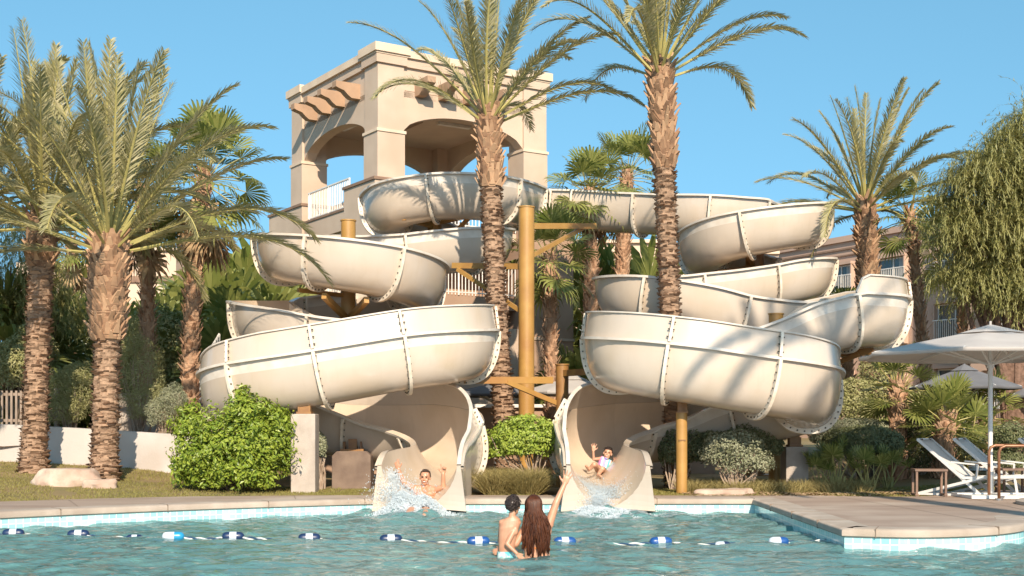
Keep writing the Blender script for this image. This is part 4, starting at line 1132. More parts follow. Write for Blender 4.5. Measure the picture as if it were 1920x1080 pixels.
# --- small palmettos in the right bed
pal = thing('palmetto', 'x', 'palmetto', (0, 0, 0), 'palmettos in the right planting bed')
rnd = random.Random(5); mb = MB()
for k in range(10):
    t = k / 10; az = k * 2.4; fan_leaf(mb, Vector((rnd.uniform(-.12, .12), rnd.uniform(-.12, .12), .0)), az, R(86 - 34 * t), .60 + .25 * rnd.random(), .31, rnd, 0, .06, 18)
mb.build('leaves', [M['fan'], M['rachis']], pal)
mb = MB()
for k in range(7):
    a = k * .9; mb.tube([(.1 * math.cos(a), .1 * math.sin(a), 0), (.13 * math.cos(a), .13 * math.sin(a), .25)], .014, 5)
mb.build('stems', M['rachis'], pal)
for i, (px, Y, sc, rz, lab) in enumerate([(1572, 22.9, .78, .0, 'palmetto with upright fans left of the round clipped bush foot'), (1630, 22.6, .82, 1.0, 'palmetto with fanned stems, second from the slide pier'), (1540, 23.2, .7, 2.0, 'smallest palmetto, close to the concrete pier'), (1665, 23.5, .8, 2.6, 'palmetto half hidden beside the loungers side table'), (1612, 27, 1.0, 3, 'spiky palmetto above the round clipped bush'), (1795, 25.5, 1.5, 4, 'palmetto behind the white loungers'), (1665, 26.8, 1.2, 5, 'palmetto between the round bush and trunk palm')]):
    x = PX(px, Y)
    if i == 0: o = pal; o.location = (x, Y, gz(x, Y)); o['label'] = lab
    else: dup(pal, (x, Y, gz(x, Y)), rz, sc, lab)
fan_palm(G(1683, 25.2), W(1683, 712, 25.2), .17, 24, .48, .44, 301, 'squat fan palm with a thick rough stump beside the clipped bush', GF, el_lo=-35, droop=.12, nseg=22)
fan_palm(G(1768, 24.6), W(1775, 775, 24.6), .18, 28, .48, .50, 311, 'wide squat fan palm directly behind the loungers', GF, el_lo=-30, droop=.10, nseg=24)
fan_palm(G(1850, 26.5), W(1850, 760, 26.5), .15, 20, .5, .45, 321, 'squat fan palm behind the umbrella post', GF, el_lo=-30, droop=.12, nseg=22)

# --- shrubs
def leafy(mb, blobs, n, size, rnd, shell=.35, mi=0, aspect=.45, up=.35, noise_s=1.6, noise_a=.3, gap=-1):
    wts = [b[3] * b[4] + b[4] * b[5] + b[3] * b[5] for b in blobs]; tot = sum(wts)
    for b, w in zip(blobs, wts):
        cx, cy, cz, rx, ry, rz_ = b
        for _ in range(int(n * w / tot)):
            while True:
                d = Vector((rnd.gauss(0, 1), rnd.gauss(0, 1), rnd.gauss(0, 1))).normalized()
                if d.z > -.75: break
            k = (1 - shell * rnd.random() ** 1.6) * (1 + noise_a * noise.noise(Vector((d.x * noise_s + cx * 3, d.y * noise_s + cy, d.z * noise_s + cz * 3))) + .12 * noise.noise(d * 5 + Vector((cx, cy, cz))))
            c = Vector((cx + d.x * rx * k, cy + d.y * ry * k, cz + d.z * rz_ * k))
            if gap > 0 and noise.noise(c * 4.2) < -gap and k > .72: continue
            nr = (d + Vector((rnd.gauss(0, .55), rnd.gauss(0, .55), rnd.gauss(0, .55) + up))).normalized()
            a = nr.orthogonal().normalized(); bb = nr.cross(a); th = rnd.random() * 2 * PI
            l = (a * math.cos(th) + bb * math.sin(th)); w_ = nr.cross(l)
            s = size * rnd.uniform(.5, 1.4)
            mb.add([c - l * s * .5, c + w_ * s * aspect * .5 + nr * s * .06, c + l * s * .5 - nr * s * .08, c - w_ * s * aspect * .5 + nr * s * .06], [(0, 1, 2, 3)], mi)
def stems(mb, base, tops, rnd, r=.02, mi=0):
    for t in tops:
        b = Vector(base) + Vector((rnd.uniform(-.1, .1), rnd.uniform(-.1, .1), 0)); t = Vector(t)
        m1 = b.lerp(t, .35) + Vector((rnd.uniform(-.08, .08), rnd.uniform(-.08, .08), .05)); m2 = b.lerp(t, .7) + Vector((rnd.uniform(-.1, .1), rnd.uniform(-.1, .1), 0))
        mb.tube([b, m1, m2, t], [r, r * .8, r * .55, r * .25], 5, mi=mi)
def shrub(name, label, cat, px, Y, blobs, n, size, lm, seed, core=True, stem=12, group=None, sm='branch', **kw):
    """blobs in photo pixels: (px, py, dY, rx_px, ry_px, rdepth_m)"""
    x = PX(px, Y); t = thing(name, label, cat, (x, Y, gz(x, Y)), group)
    rnd = random.Random(seed); B = []
    for (bx, by, dy, rx, ry, rd) in blobs:
        YY = Y + dy; s = F / YY; B.append((PX(bx, YY), YY, PZ(by, YY), rx / s, rd, ry / s))
    mb = MB(); leafy(mb, B, n, size, rnd, **kw); mb.build('foliage', M[lm], t)
    mb = MB(); tops = []
    for k in range(stem):
        b = B[k % len(B)]; tops.append((b[0] + rnd.uniform(-.7, .7) * b[3], b[1] + rnd.uniform(-.6, .6) * b[4], b[2] + rnd.uniform(-.3, .6) * b[5]))
    stems(mb, (x, Y, gz(x, Y) - .05), tops, rnd)
    mb.build('stems', M[sm], t)
    return t
shrub('green_shrub', 'large bright green leafy shrub at the left end of the slide', 'shrub', 440, 21.9,
      [(440, 835, .1, 92, 78, .75), (380, 860, 0, 55, 60, .6), (355, 800, .2, 32, 45, .4), (500, 835, 0, 55, 62, .6), (470, 770, .1, 48, 32, .45), (440, 890, -.1, 85, 34, .55), (455, 742, .1, 16, 20, .2), (520, 790, .1, 32, 28, .35), (345, 880, 0, 22, 40, .3)],
      23000, .085, 'bright_leaf', 5, sm='branch_dark', noise_a=.55, shell=.6, noise_s=2.6, gap=.22)
shrub('green_shrub', 'rounded lime green shrub on pale bare stems between the two slides', 'shrub', 1000, 22.0,
      [(985, 818, 0, 66, 34, .6), (948, 828, 0, 38, 26, .45), (1022, 818, .1, 36, 32, .45), (990, 840, 0, 50, 22, .5), (930, 850, 0, 20, 12, .3), (985, 792, 0, 34, 16, .3)],
      13000, .065, 'lime_leaf', 6, noise_a=.5, shell=.6, stem=22, noise_s=2.4, gap=.2)
shrub('silver_shrub', 'silvery leaved shrub peeking out right of the tall concrete pier', 'shrub', 598, 23.0, [(600, 835, 0, 12, 26, .25)], 1500, .06, 'silver_leaf', 8)
GS = 'shrubs in the planting bed under the right slide'
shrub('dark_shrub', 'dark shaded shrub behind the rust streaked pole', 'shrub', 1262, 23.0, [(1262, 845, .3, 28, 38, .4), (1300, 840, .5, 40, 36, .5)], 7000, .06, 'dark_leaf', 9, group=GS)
shrub('silver_shrub', 'silvery shrub with bare twigs in the sun under the right slide', 'shrub', 1375, 22.3, [(1375, 835, 0, 55, 30, .45), (1400, 865, 0, 55, 28, .4), (1345, 850, 0, 30, 30, .35)], 9000, .05, 'silver_leaf', 10, group=GS, stem=34, shell=.8)
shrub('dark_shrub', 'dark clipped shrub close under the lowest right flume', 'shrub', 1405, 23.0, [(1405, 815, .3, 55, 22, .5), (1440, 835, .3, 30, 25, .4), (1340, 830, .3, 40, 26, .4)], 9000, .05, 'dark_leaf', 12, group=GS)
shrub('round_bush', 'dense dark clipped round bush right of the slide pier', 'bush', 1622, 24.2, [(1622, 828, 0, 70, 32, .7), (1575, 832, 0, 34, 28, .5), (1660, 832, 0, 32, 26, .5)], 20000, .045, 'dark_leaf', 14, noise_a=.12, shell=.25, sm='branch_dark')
shrub('silver_shrub', 'low silvery hedge rising behind the dark round bush', 'shrub', 1600, 25.6, [(1600, 800, 0, 60, 16, .4), (1545, 815, 0, 28, 24, .4), (1650, 803, 0, 40, 14, .4)], 9000, .05, 'silver_leaf', 15, noise_a=.2)
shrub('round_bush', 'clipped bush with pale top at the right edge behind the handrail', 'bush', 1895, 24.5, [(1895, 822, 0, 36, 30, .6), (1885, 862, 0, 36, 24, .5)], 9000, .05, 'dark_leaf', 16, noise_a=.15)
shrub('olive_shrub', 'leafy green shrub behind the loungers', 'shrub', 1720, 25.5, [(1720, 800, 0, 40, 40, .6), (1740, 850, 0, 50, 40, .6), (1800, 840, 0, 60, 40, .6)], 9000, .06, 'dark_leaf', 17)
shrub('olive_shrub', 'green shrub behind the right end of the slide and the thick palm trunk', 'shrub', 1600, 28.5, [(1600, 745, 0, 50, 40, .8), (1650, 720, .5, 40, 60, .8), (1580, 770, 0, 60, 40, .8), (1700, 760, 0, 60, 40, .8)], 10000, .07, 'olive_leaf', 18)
GO = 'loose shrubs above the white retaining wall'
shrub('wild_shrub', 'loose olive shrub spilling over the white wall between the two trunks', 'shrub', 130, 25.9, [(130, 735, 0, 60, 45, .6), (110, 770, -.2, 50, 32, .5), (150, 705, .3, 35, 30, .5)], 13000, .06, 'olive_leaf', 19, group=GO, stem=24, aspect=.22)
shrub('wild_shrub', 'tall fine-leaved shrub over the white wall right of the boulder palm', 'shrub', 260, 25.9, [(262, 700, .2, 48, 70, .6), (285, 760, -.2, 50, 40, .5), (235, 640, .3, 30, 50, .5)], 17000, .06, 'olive_leaf', 20, group=GO, stem=26, aspect=.18)
shrub('wild_shrub', 'dry silvery tangle drooping over the end of the white wall', 'shrub', 310, 24.8, [(305, 775, 0, 32, 32, .4), (325, 750, 0, 26, 30, .4)], 6000, .06, 'silver_leaf', 21, group=GO, stem=26, aspect=.2)
shrub('wild_shrub', 'green bushes above the fence at the far left', 'shrub', 25, 27.5, [(25, 690, 0, 60, 50, .8), (60, 660, .5, 40, 50, .8)], 11000, .075, 'olive_leaf', 22, group=GO)
shrub('wild_shrub', 'dark leafy mass low behind the slender ragged palms', 'shrub', 300, 30, [(300, 640, 0, 60, 70, .8), (420, 670, .5, 50, 50, .8), (220, 640, 1, 50, 50, .8), (360, 700, 0, 60, 40, .8)], 11000, .09, 'olive_leaf', 24, group=GO)
# soft spiky clump beside the left wall end
t = thing('grass_clump', 'spiky grass clump above the end of the white wall', 'grass clump', G(345, 24.6, .9))
rnd = random.Random(9); mb = MB(); b0 = Vector((PX(350, 24.6), 24.6, 1.1))
for k in range(260):
    a = rnd.random() * 6.28; el = R(rnd.uniform(25, 88)); d = Vector((math.cos(a) * math.cos(el), math.sin(a) * math.cos(el), math.sin(el))); l = rnd.uniform(.5, .95)
    s_ = perp(d) * .008; m_ = b0 + d * l * .6; e = b0 + d * l - UP * .12
    mb.add([b0 - s_, b0 + s_, m_ + s_, e, m_ - s_], [(0, 1, 2, 4), (4, 2, 3)])
mb.build('blades', M['dry_grass'], t)

# --- weeping tree at right
def weeping_tree(label, base, lobes, seed, strands, lab='weeping_tree'):
    base = Vector(base); t = thing(lab, label, 'tree', base)
    rnd = random.Random(seed); mb = MB(); tops = []
    for L_ in lobes:
        tops.append(Vector(L_[:3]))
    for c in tops:
        m1 = base.lerp(c, .4) + Vector((rnd.uniform(-.2, .2), 0, 0)); m1.x = base.x + (c.x - base.x) * .2
        m2 = base.lerp(c, .75); mb.tube([base, m1, m2, c], [.16, .11, .06, .02], 8)
    mb.build('trunk', M['trunk_base'], t)
    mb = MB(); wts = [l[3] * l[4] for l in lobes]; tot = sum(wts)
    for l, w in zip(lobes, wts):
        for _ in range(int(strands * w / tot)):
            d = Vector((rnd.gauss(0, 1), rnd.gauss(0, 1), rnd.gauss(0, 1) * .8 + .35)).normalized()
            k = rnd.uniform(.45, 1.05)
            p = Vector((l[0] + d.x * l[3] * k, l[1] + d.y * l[3] * k, l[2] + d.z * l[4] * k))
            v = Vector((d.x * .8 + rnd.gauss(0, .4), d.y * .8 + rnd.gauss(0, .4), .5 + rnd.random() * .6)); ln = rnd.uniform(.35, 1.1); n_ = 9; pts = [p]
            for q in range(n_):
                v = v + Vector((rnd.uniform(-.3, .3), rnd.uniform(-.3, .3), -.27)); v.normalize(); p = p + v * ln / n_; pts.append(p)
            for q in range(n_):
                a = pts[q]; b = pts[q + 1]; s_ = perp((b - a).normalized()) * .006
                mb.add([a - s_, a + s_, b + s_, b - s_], [(0, 1, 2, 3)], 1)
                for h in range(3):
                    c = a.lerp(b, rnd.random()); dd = ((b - a).normalized() + Vector((rnd.uniform(-1, 1), rnd.uniform(-1, 1), rnd.uniform(-.5, .5)))).normalized(); wv = perp(dd) * .009; le = rnd.uniform(.08, .17)
                    mb.add([c, c + dd * le * .5 + wv, c + dd * le, c + dd * le * .5 - wv], [(0, 1, 2, 3)])
    mb.build('crown', [M['weep_leaf'], M['weep_leaf']], t)
    return t
Yt = 27.0
def lobe(px, py, dy, rpx, rz_px): s = F / (Yt + dy); return (PX(px, Yt + dy), Yt + dy, PZ(py, Yt + dy), rpx / s, rz_px / s)
weeping_tree('large weeping olive-green tree hanging over the umbrellas at the right edge', (PX(1900, Yt + .5), Yt + .5, .3),
             [lobe(1862, 340, 0, 62, 60), lobe(1925, 310, .5, 60, 70), lobe(1822, 360, 0, 36, 46), lobe(1815, 440, 0, 42, 46), lobe(1880, 450, 0, 62, 75), lobe(1935, 430, 0, 50, 110), lobe(1848, 535, 0, 42, 50), lobe(1910, 560, 0, 45, 55), lobe(1935, 240, .3, 35, 35), lobe(1798, 520, .2, 18, 34), lobe(1985, 400, 0, 70, 130), lobe(1890, 275, 0, 36, 24), lobe(1780, 400, .2, 20, 22)], 77, 5200)
# a green tree beyond the left edge of the palms
weeping_tree('willowy green tree behind the leftmost palm trunk', (PX(25, 29), 29, .6), [(PX(20, 29), 29, PZ(500, 29), .9, 1.3), (PX(60, 29.5), 29.5, PZ(570, 29.5), .8, 1.0), (PX(-20, 29), 29, PZ(600, 29), 1.0, 1.1), (PX(110, 30), 30, PZ(600, 30), .7, .8)], 79, 1300)

# --- ground cover
def blades(label, region, n, h, m, seed, nm='lawn_grass', w=.006, spread=.5, zoff=0.0, kind='stuff', clump=None):
    rnd = random.Random(seed); mb = MB(); c = 0; tries = 0
    xs = [p[0] for p in region]; ys = [p[1] for p in region]
    cl = [(rnd.uniform(min(xs), max(xs)), rnd.uniform(min(ys), max(ys))) for _ in range(clump)] if clump else None
    while c < n and tries < n * 6:
        tries += 1
        if cl:
            q = cl[rnd.randrange(len(cl))]; x = q[0] + rnd.gauss(0, .10); y = q[1] + rnd.gauss(0, .10)
        else: x = rnd.uniform(min(xs), max(xs)); y = rnd.uniform(min(ys), max(ys))
        if not inpoly(x, y, region) or inpoly(x, y, DECK_OUT) or (abs(abs(x) - 1.4) < .95 and y < 23.6): continue
        if not cl and noise.noise(Vector((x * .7, y * .7, seed))) < -.28: continue
        c += 1; z = gz(x, y) - .01 + zoff
        hh = h * rnd.uniform(.5, 1.2); a = rnd.random() * 6.28; s_ = Vector((math.cos(a), math.sin(a), 0)) * w
        if cl: o = Vector((x - q[0], y - q[1], 0)) * 2.2 * h / .3 + Vector((rnd.gauss(0, .06), rnd.gauss(0, .06), 0))
        else: o = Vector((rnd.gauss(0, spread), rnd.gauss(0, spread), 0)) * hh
        b = Vector((x, y, z)); m_ = b + o * .4 + UP * hh * .62; e = b + o + UP * hh
        mb.add([b - s_, b + s_, m_ + s_ * .7, e, m_ - s_ * .7], [(0, 1, 2, 4), (4, 2, 3)])
    o = mb.build(nm, M[m]); o['kind'] = kind; o['label'] = label; return o
blades('short mown lawn left of the big shrub', [(-13, 16.8), (-3.0, 20.3), (-3.2, 23.5), (-13, 26)], 42000, .045, 'lawn', 1)
blades('thin lawn under and right of the slides', [(-3.2, 20.5), (9, 20.3), (9, 23.5), (-3, 23)], 30000, .04, 'lawn', 2)
blades('dry ornamental grass under the lime green shrub', [(PX(885, 21.4), 21.2), (PX(1045, 21.4), 21.2), (PX(1045, 22.4), 22.3), (PX(880, 22.4), 22.3)], 9000, .42, 'dry_grass', 3, nm='ornamental_grass', clump=46)
blades('sparse dry grass in the bed under the right slide', [(PX(1290, 22), 21.6), (PX(1640, 22), 22.0), (PX(1640, 24), 24), (PX(1250, 24), 24)], 6000, .22, 'dry_grass', 4, nm='ornamental_grass', clump=60)
# leaf litter and stones
rnd = random.Random(12); mb = MB()
for k in range(2600):
    x = rnd.uniform(2.9, 7.2); y = rnd.gauss(21.5, .45)
    if inpoly(x, y, DECK_OUT) or y < 20.6: continue
    z = gz(x, y) + .02; s = rnd.uniform(.015, .045); a = rnd.random() * 6.28
    u_ = Vector((math.cos(a), math.sin(a), rnd.uniform(-.4, .4))) * s; v_ = Vector((-math.sin(a), math.cos(a), rnd.uniform(-.4, .4))) * s * .6; c = Vector((x, y, z))
    mb.add([c - u_, c - v_, c + u_, c + v_], [(0, 1, 2, 3)])
o = mb.build('leaf_litter', M['fan_dry']); o['kind'] = 'stuff'; o['label'] = 'fallen dry leaves along the bed edge'
rock(1352, 922, 21.3, .45, .22, .14, 'low pale rocky mound at the edge of the right bed', 4.4)
rock(1385, 915, 21.5, .25, .2, .14, 'small rounded stone behind the rocky mound', 9.1)
# ------------------------------------------------------------------ umbrellas, loungers and other furniture
M['canvas'] = mat('white_canvas', (.62, .57, .52), .9, (.55, .50, .46), 1.5, 4, trans=.25)
M['canvas_grey'] = mat('grey_canvas', (.15, .15, .16), .9, (.20, .20, .21), 1.5, 4, trans=.15)
M['white_metal'] = mat('white_metal', (.70, .68, .64), .4, (.62, .60, .57), 5, 3)
M['sling'] = mat('white_sling', (.68, .65, .61), .8, (.62, .59, .55), 3, 4, trans=.15)
M['wood'] = mat('brown_wood', (.20, .12, .08), .6, (.14, .085, .06), 5, 4)
M['rail_brown'] = mat('bronze_rail', (.26, .12, .06), .35, (.20, .09, .045), 5, 3, metal=.3)
M['steel'] = mat('steel', (.5, .48, .45), .3, metal=.9)
def umbrella(px, Y, zr, za, rad, label, cm, group=None, nseg=8, rot=0.0, ground=None, vent=True, sag=.1):
    x = PX(px, Y); z0 = ground if ground is not None else gz(x, Y)
    t = thing('umbrella', label, 'umbrella', (x, Y, z0), group)
    mb = MB(); mb.tube([(x, Y, z0 + .05), (x, Y, za - .06)], .036, 14); mb.build('pole', M['white_metal'], t, smooth=True, angle=40)
    mb = MB(); mb.tube([(x, Y, z0 + .05), (x, Y, z0 + .42)], .055, 14); mb.build('pole_sleeve', M['steel'], t, smooth=True, angle=40)
    mb = MB(); mb.box((x, Y, z0 + .03), (.95, .95, .05)); mb.box((x, Y, z0 + .065), (1.1, .10, .02)); mb.box((x, Y, z0 + .066), (.10, 1.1, .02)); mb.build('base_plate', M['white_metal'], t)
    mb = MB(); sub = 6; rows = 7; n_ = nseg * sub
    for r in range(rows + 1):
        f = r / rows
        for k in range(n_):
            a = rot + 2 * PI * k / n_; seg = (k % sub) / sub
            # straight chord between ribs, slight sag of the cloth
            a0 = rot + 2 * PI * (k // sub) / nseg; a1 = a0 + 2 * PI / nseg
            c0 = Vector((math.cos(a0), math.sin(a0))); c1 = Vector((math.cos(a1), math.sin(a1)))
            c_ = c0.lerp(c1, seg)
            rr = rad * (.10 + .90 * f)
            z = za - .02 - (za - zr) * f ** 1.08 - sag * .35 * math.sin(PI * seg) * math.sin(PI * min(1, f * .9)) * .5 + .0
            if r == rows: rr = rad * (1 - .03 * math.sin(PI * seg))
            mb.v.append((x + c_.x * rr, Y + c_.y * rr, z))
    for r in range(rows):
        for k in range(n_):
            k2 = (k + 1) % n_
            mb.f.append((r * n_ + k, (r + 1) * n_ + k, (r + 1) * n_ + k2, r * n_ + k2)); mb.m.append(0)
    b = rows * n_; e = len(mb.v)
    for k in range(n_): p = mb.v[b + k]; mb.v.append((p[0], p[1], p[2] - .055))
    for k in range(n_): k2 = (k + 1) % n_; mb.f.append((b + k, e + k, e + k2, b + k2)); mb.m.append(0)
    o = mb.build('canopy', M[cm], t, smooth=True, angle=25)
    so_ = o.modifiers.new('t', 'SOLIDIFY'); so_.thickness = .006
    if vent:
        mb = MB(); m_ = nseg
        for k in range(m_): a = rot + 2 * PI * k / m_; mb.v.append((x + math.cos(a) * rad * .26, Y + math.sin(a) * rad * .26, za - .015 - (za - zr) * .12))
        mb.v.append((x, Y, za + .09))
        for k in range(m_): mb.f.append((k, (k + 1) % m_, m_)); mb.m.append(0)
        mb.tube([(x, Y, za + .05), (x, Y, za + .14)], .02, 8)
        mb.build('vent_cap', M[cm], t)
    for k in range(nseg):
        a = rot + 2 * PI * k / nseg; c_ = Vector((math.cos(a), math.sin(a), 0)); mb = MB()
        A = Vector((x, Y, za - .09)) + c_ * .05; Bp = Vector((x, Y, zr - .02)) + c_ * (rad * .98)
        mb.bar(A, Bp, .022, .03); mb.bar(Vector((x, Y, za - .75 * (za - zr) - .28)) + c_ * .05, A.lerp(Bp, .5) - UP * .02, .02, .025)
        mb.build('rib', M['white_metal'], t)
    mb = MB(); mb.tube([(x, Y, za - .75 * (za - zr) - .34), (x, Y, za - .75 * (za - zr) - .22)], .06, 12); mb.tube([(x, Y, za - .14), (x, Y, za - .02)], .06, 12); mb.build('hub', M['white_metal'], t)
    return t
umbrella(1857, 20.2, 2.56, 2.93, 2.12, 'large white umbrella nearest the pool, over the two white loungers', 'canvas', nseg=8, rot=R(14), ground=DZ)
umbrella(1808, 26.2, PZ(724, 26.2), PZ(690, 26.2), 1.15, 'dark grey umbrella behind the large white one', 'canvas_grey', rot=.2)
umbrella(1955, 27.5, PZ(740, 27.5), PZ(712, 27.5), 1.0, 'grey umbrella cut by the right edge of the view', 'canvas_grey', rot=.5)
umbrella(1075, 28.6, PZ(735, 28.6), PZ(708, 28.6), 1.35, 'white patio umbrella in the gap between the two slides', 'canvas', rot=.3)
umbrella(930, 29.2, PZ(738, 29.2), PZ(718, 29.2), 1.2, 'grey patio umbrella behind the trunk between the slides', 'canvas_grey', rot=.1)

def lounger_proto():
    t = thing('sun_lounger', 'x', 'sun lounger', (0, 0, 0), 'white sling loungers under the umbrella')
    W2 = .31
    # local: +x toward the feet, back rises toward -x
    for s in (-1, 1):
        mb = MB(); y = s * W2
        mb.bar((-.62, y, .93), (.12, y, .30), .03, .045)       # back rail
        mb.bar((.12, y, .30), (1.15, y, .34), .03, .04)        # seat rail
        mb.bar((-.62, y, .02), (.52, y, .33), .03, .045)       # crossing leg
        mb.bar((.42, y * .95, .02), (-.22, y * .95, .58), .03, .045)
        mb.bar((.95, y, .34), (1.0, y, .02), .03, .04)
        mb.bar((-.66, y, .02), (1.02, y, .02), .03, .035)
        mb.build('side_frame', M['white_metal'], t)
    mb = MB(); n = 10
    def sl(path, w):
        b = len(mb.v)
        for q, p in enumerate(path):
            for j in range(5):
                yy = -w + 2 * w * j / 4; mb.v.append((p[0], yy, p[1] - .012 * math.sin(PI * j / 4)))
        for q in range(len(path) - 1):
            for j in range(4):
                a = b + q * 5 + j; mb.f.append((a, a + 1, a + 6, a + 5)); mb.m.append(0)
    sl([(-.60 + .72 * k / n, .925 - .61 * k / n - .04 * math.sin(PI * k / n)) for k in range(n + 1)], W2 - .01)
    o = mb.build('back_sling', M['sling'], t, smooth=True); m = o.modifiers.new('t', 'SOLIDIFY'); m.thickness = .012
    mb = MB(); sl([(.13 + 1.0 * k / n, .315 + .03 * k / n - .045 * math.sin(PI * k / n)) for k in range(n + 1)], W2 - .01)
    o = mb.build('seat_sling', M['sling'], t, smooth=True); m = o.modifiers.new('t', 'SOLIDIFY'); m.thickness = .012
    mb = MB(); mb.bar((-.62, -W2, .93), (-.62, W2, .93), .03, .03); mb.bar((1.15, -W2, .34), (1.15, W2, .34), .03, .03); mb.bar((-.62, -W2, .02), (-.62, W2, .02), .03, .03); mb.bar((.98, -W2, .02), (.98, W2, .02), .03, .03)
    mb.build('cross_bars', M['white_metal'], t)
    mb = MB()
    for s in (-.2, .2): mb.box((-.60, s, .925), (.05, .05, .03))
    mb.build('head_clips', M['wood'], t)
    for s in (-1, 1):
        mb = MB(); mb.bar((-.05, s * (W2 + .03), .56), (.38, s * (W2 + .03), .52), .035, .025); mb.bar((.38, s * (W2 + .03), .52), (.36, s * (W2 + .03), .32), .025, .03); mb.build('armrest', M['white_metal'], t)
    return t
lg = lounger_proto()
x = PX(1800, 20.9); lg.location = (x, 20.85, DZ); lg.rotation_euler = (0, 0, R(-38)); lg['label'] = 'white sling lounger next to the low brown side table'
dup(lg, (PX(1868, 21.3), 21.3, DZ), R(-36), 1, 'white sling lounger directly behind the umbrella post')
dup(lg, (PX(1990, 21.5), 21.5, DZ), R(-36), 1, 'white sling lounger cut off by the right edge behind the handrail')
def side_table(px, Y, w, d, h, label, rz=0):
    x = PX(px, Y); t = thing('side_table', label, 'side table', (x, Y, DZ), 'low brown side tables')
    c, s = math.cos(rz), math.sin(rz)
    def q(a, b, z): return (x + a * c - b * s, Y + a * s + b * c, z)
    mb = MB(); mb.box((x, Y, DZ + h), (w, d, .035), rz=rz); mb.build('table_top', M['wood'], t)
    for sx in (-1, 1):
        mb = MB()
        for sy in (-1, 1): mb.bar(q(sx * (w / 2 - .03), sy * (d / 2 - .03), DZ), q(sx * (w / 2 - .03), sy * (d / 2 - .03), DZ + h - .02), .035, .035)
        mb.bar(q(sx * (w / 2 - .03), -d / 2, DZ + .03), q(sx * (w / 2 - .03), d / 2, DZ + .03), .05, .03)
        mb.build('leg_frame', M['wood'], t)
side_table(1742, 20.6, .52, .36, .43, 'low brown side table left of the loungers', R(-6))
side_table(1900, 20.9, .5, .4, .43, 'low brown side table behind the handrail')
# bronze handrail of the spa
t = thing('handrail', 'curved bronze handrail at the right edge in front of the loungers', 'handrail', (PX(1882, 19.4), 19.4, DZ))
for k, dy in enumerate((0, .55)):
    mb = MB(); Y0 = 19.4 + dy; x0 = PX(1873, 19.4) + dy * .1
    zt = PZ(836, 19.4)
    mb.tube([(x0, Y0, DZ), (x0, Y0, zt - .10), (x0 + .03, Y0, zt - .03), (x0 + .10, Y0, zt), (x0 + .9, Y0, zt), (x0 + 1.2, Y0, zt - .2), (x0 + 1.3, Y0, DZ)], .024, 10)
    mb.build('rail_tube', M['rail_brown'], t, smooth=True)
    mb = MB(); mb.tube([(x0, Y0, DZ), (x0, Y0, DZ + .03)], .06, 14); mb.build('floor_flange', M['steel'], t)
# spa rim
mb = MB(); ccx, ccy, rr = 8.55, 18.2, 1.15; NS = 48
for r_, z in ((rr, DZ + .004), (rr, DZ + .05), (rr - .04, DZ + .065), (rr - .26, DZ + .065), (rr - .28, DZ + .05), (rr - .28, DZ + .01)):
    for k in range(NS): a = 2 * PI * k / NS; mb.v.append((ccx + r_ * math.cos(a), ccy + r_ * math.sin(a), z))
for r_ in range(5):
    for k in range(NS): mb.f.append((r_ * NS + k, r_ * NS + (k + 1) % NS, (r_ + 1) * NS + (k + 1) % NS, (r_ + 1) * NS + k)); mb.m.append(0)
o = mb.build('spa_coping', M['coping'], smooth=True, angle=40); struct(o)
mb = MB(); mb.v = [(ccx + (rr - .28) * math.cos(2 * PI * k / NS), ccy + (rr - .28) * math.sin(2 * PI * k / NS), DZ + .03) for k in range(NS)]; mb.f = [tuple(range(NS))]; mb.m = [0]
o = mb.build('spa_water', M['water']); struct(o)

# ------------------------------------------------------------------ lane floats and rope
M['float_blue'] = mat('float_blue', (.010, .06, .22), .35, (.015, .08, .27), 5, 3, coat=.3)
M['float_navy'] = mat('float_navy', (.008, .022, .07), .4, (.012, .03, .09), 5, 3, coat=.3)
M['float_cyan'] = mat('float_cyan', (.02, .25, .45), .3, coat=.3)
M['float_white'] = mat('float_white', (.56, .60, .64), .4, (.48, .52, .58), 5, 3)
M['rope_w'] = mat('rope_white', (.62, .62, .58), .8); M['rope_b'] = mat('rope_navy', (.02, .06, .12), .8)
fl = [(25, 999, 'n', 1, 'at the left edge'), (147, 1001, 'n', 1, 'below the boulder palm, second from the left edge'), (252, 1004, 'n', .75, 'short and half sunk, third from the left'), (325, 1005, 'c', 1, 'with a cyan half next to the knotted rope'), (437, 1005, 'n', 1, 'in the green reflection of the big shrub'), (580, 1008, 'n', 1, 'straight below the tall concrete pier'),
      (733, 1010, 'n', 1, 'below the left slide run-out'), (897, 1014, 'b', 1, 'just left of the boy'), (1059, 1015, 'b', 1, 'just right of the long-haired woman'), (1239, 1015, 'b', 1, 'right of the right slide run-out'), (1355, 1017, 's', .7, 'low, mostly sunk and white'), (1460, 1015, 'w', .9, 'near the shaded pool wall, white and blue')]
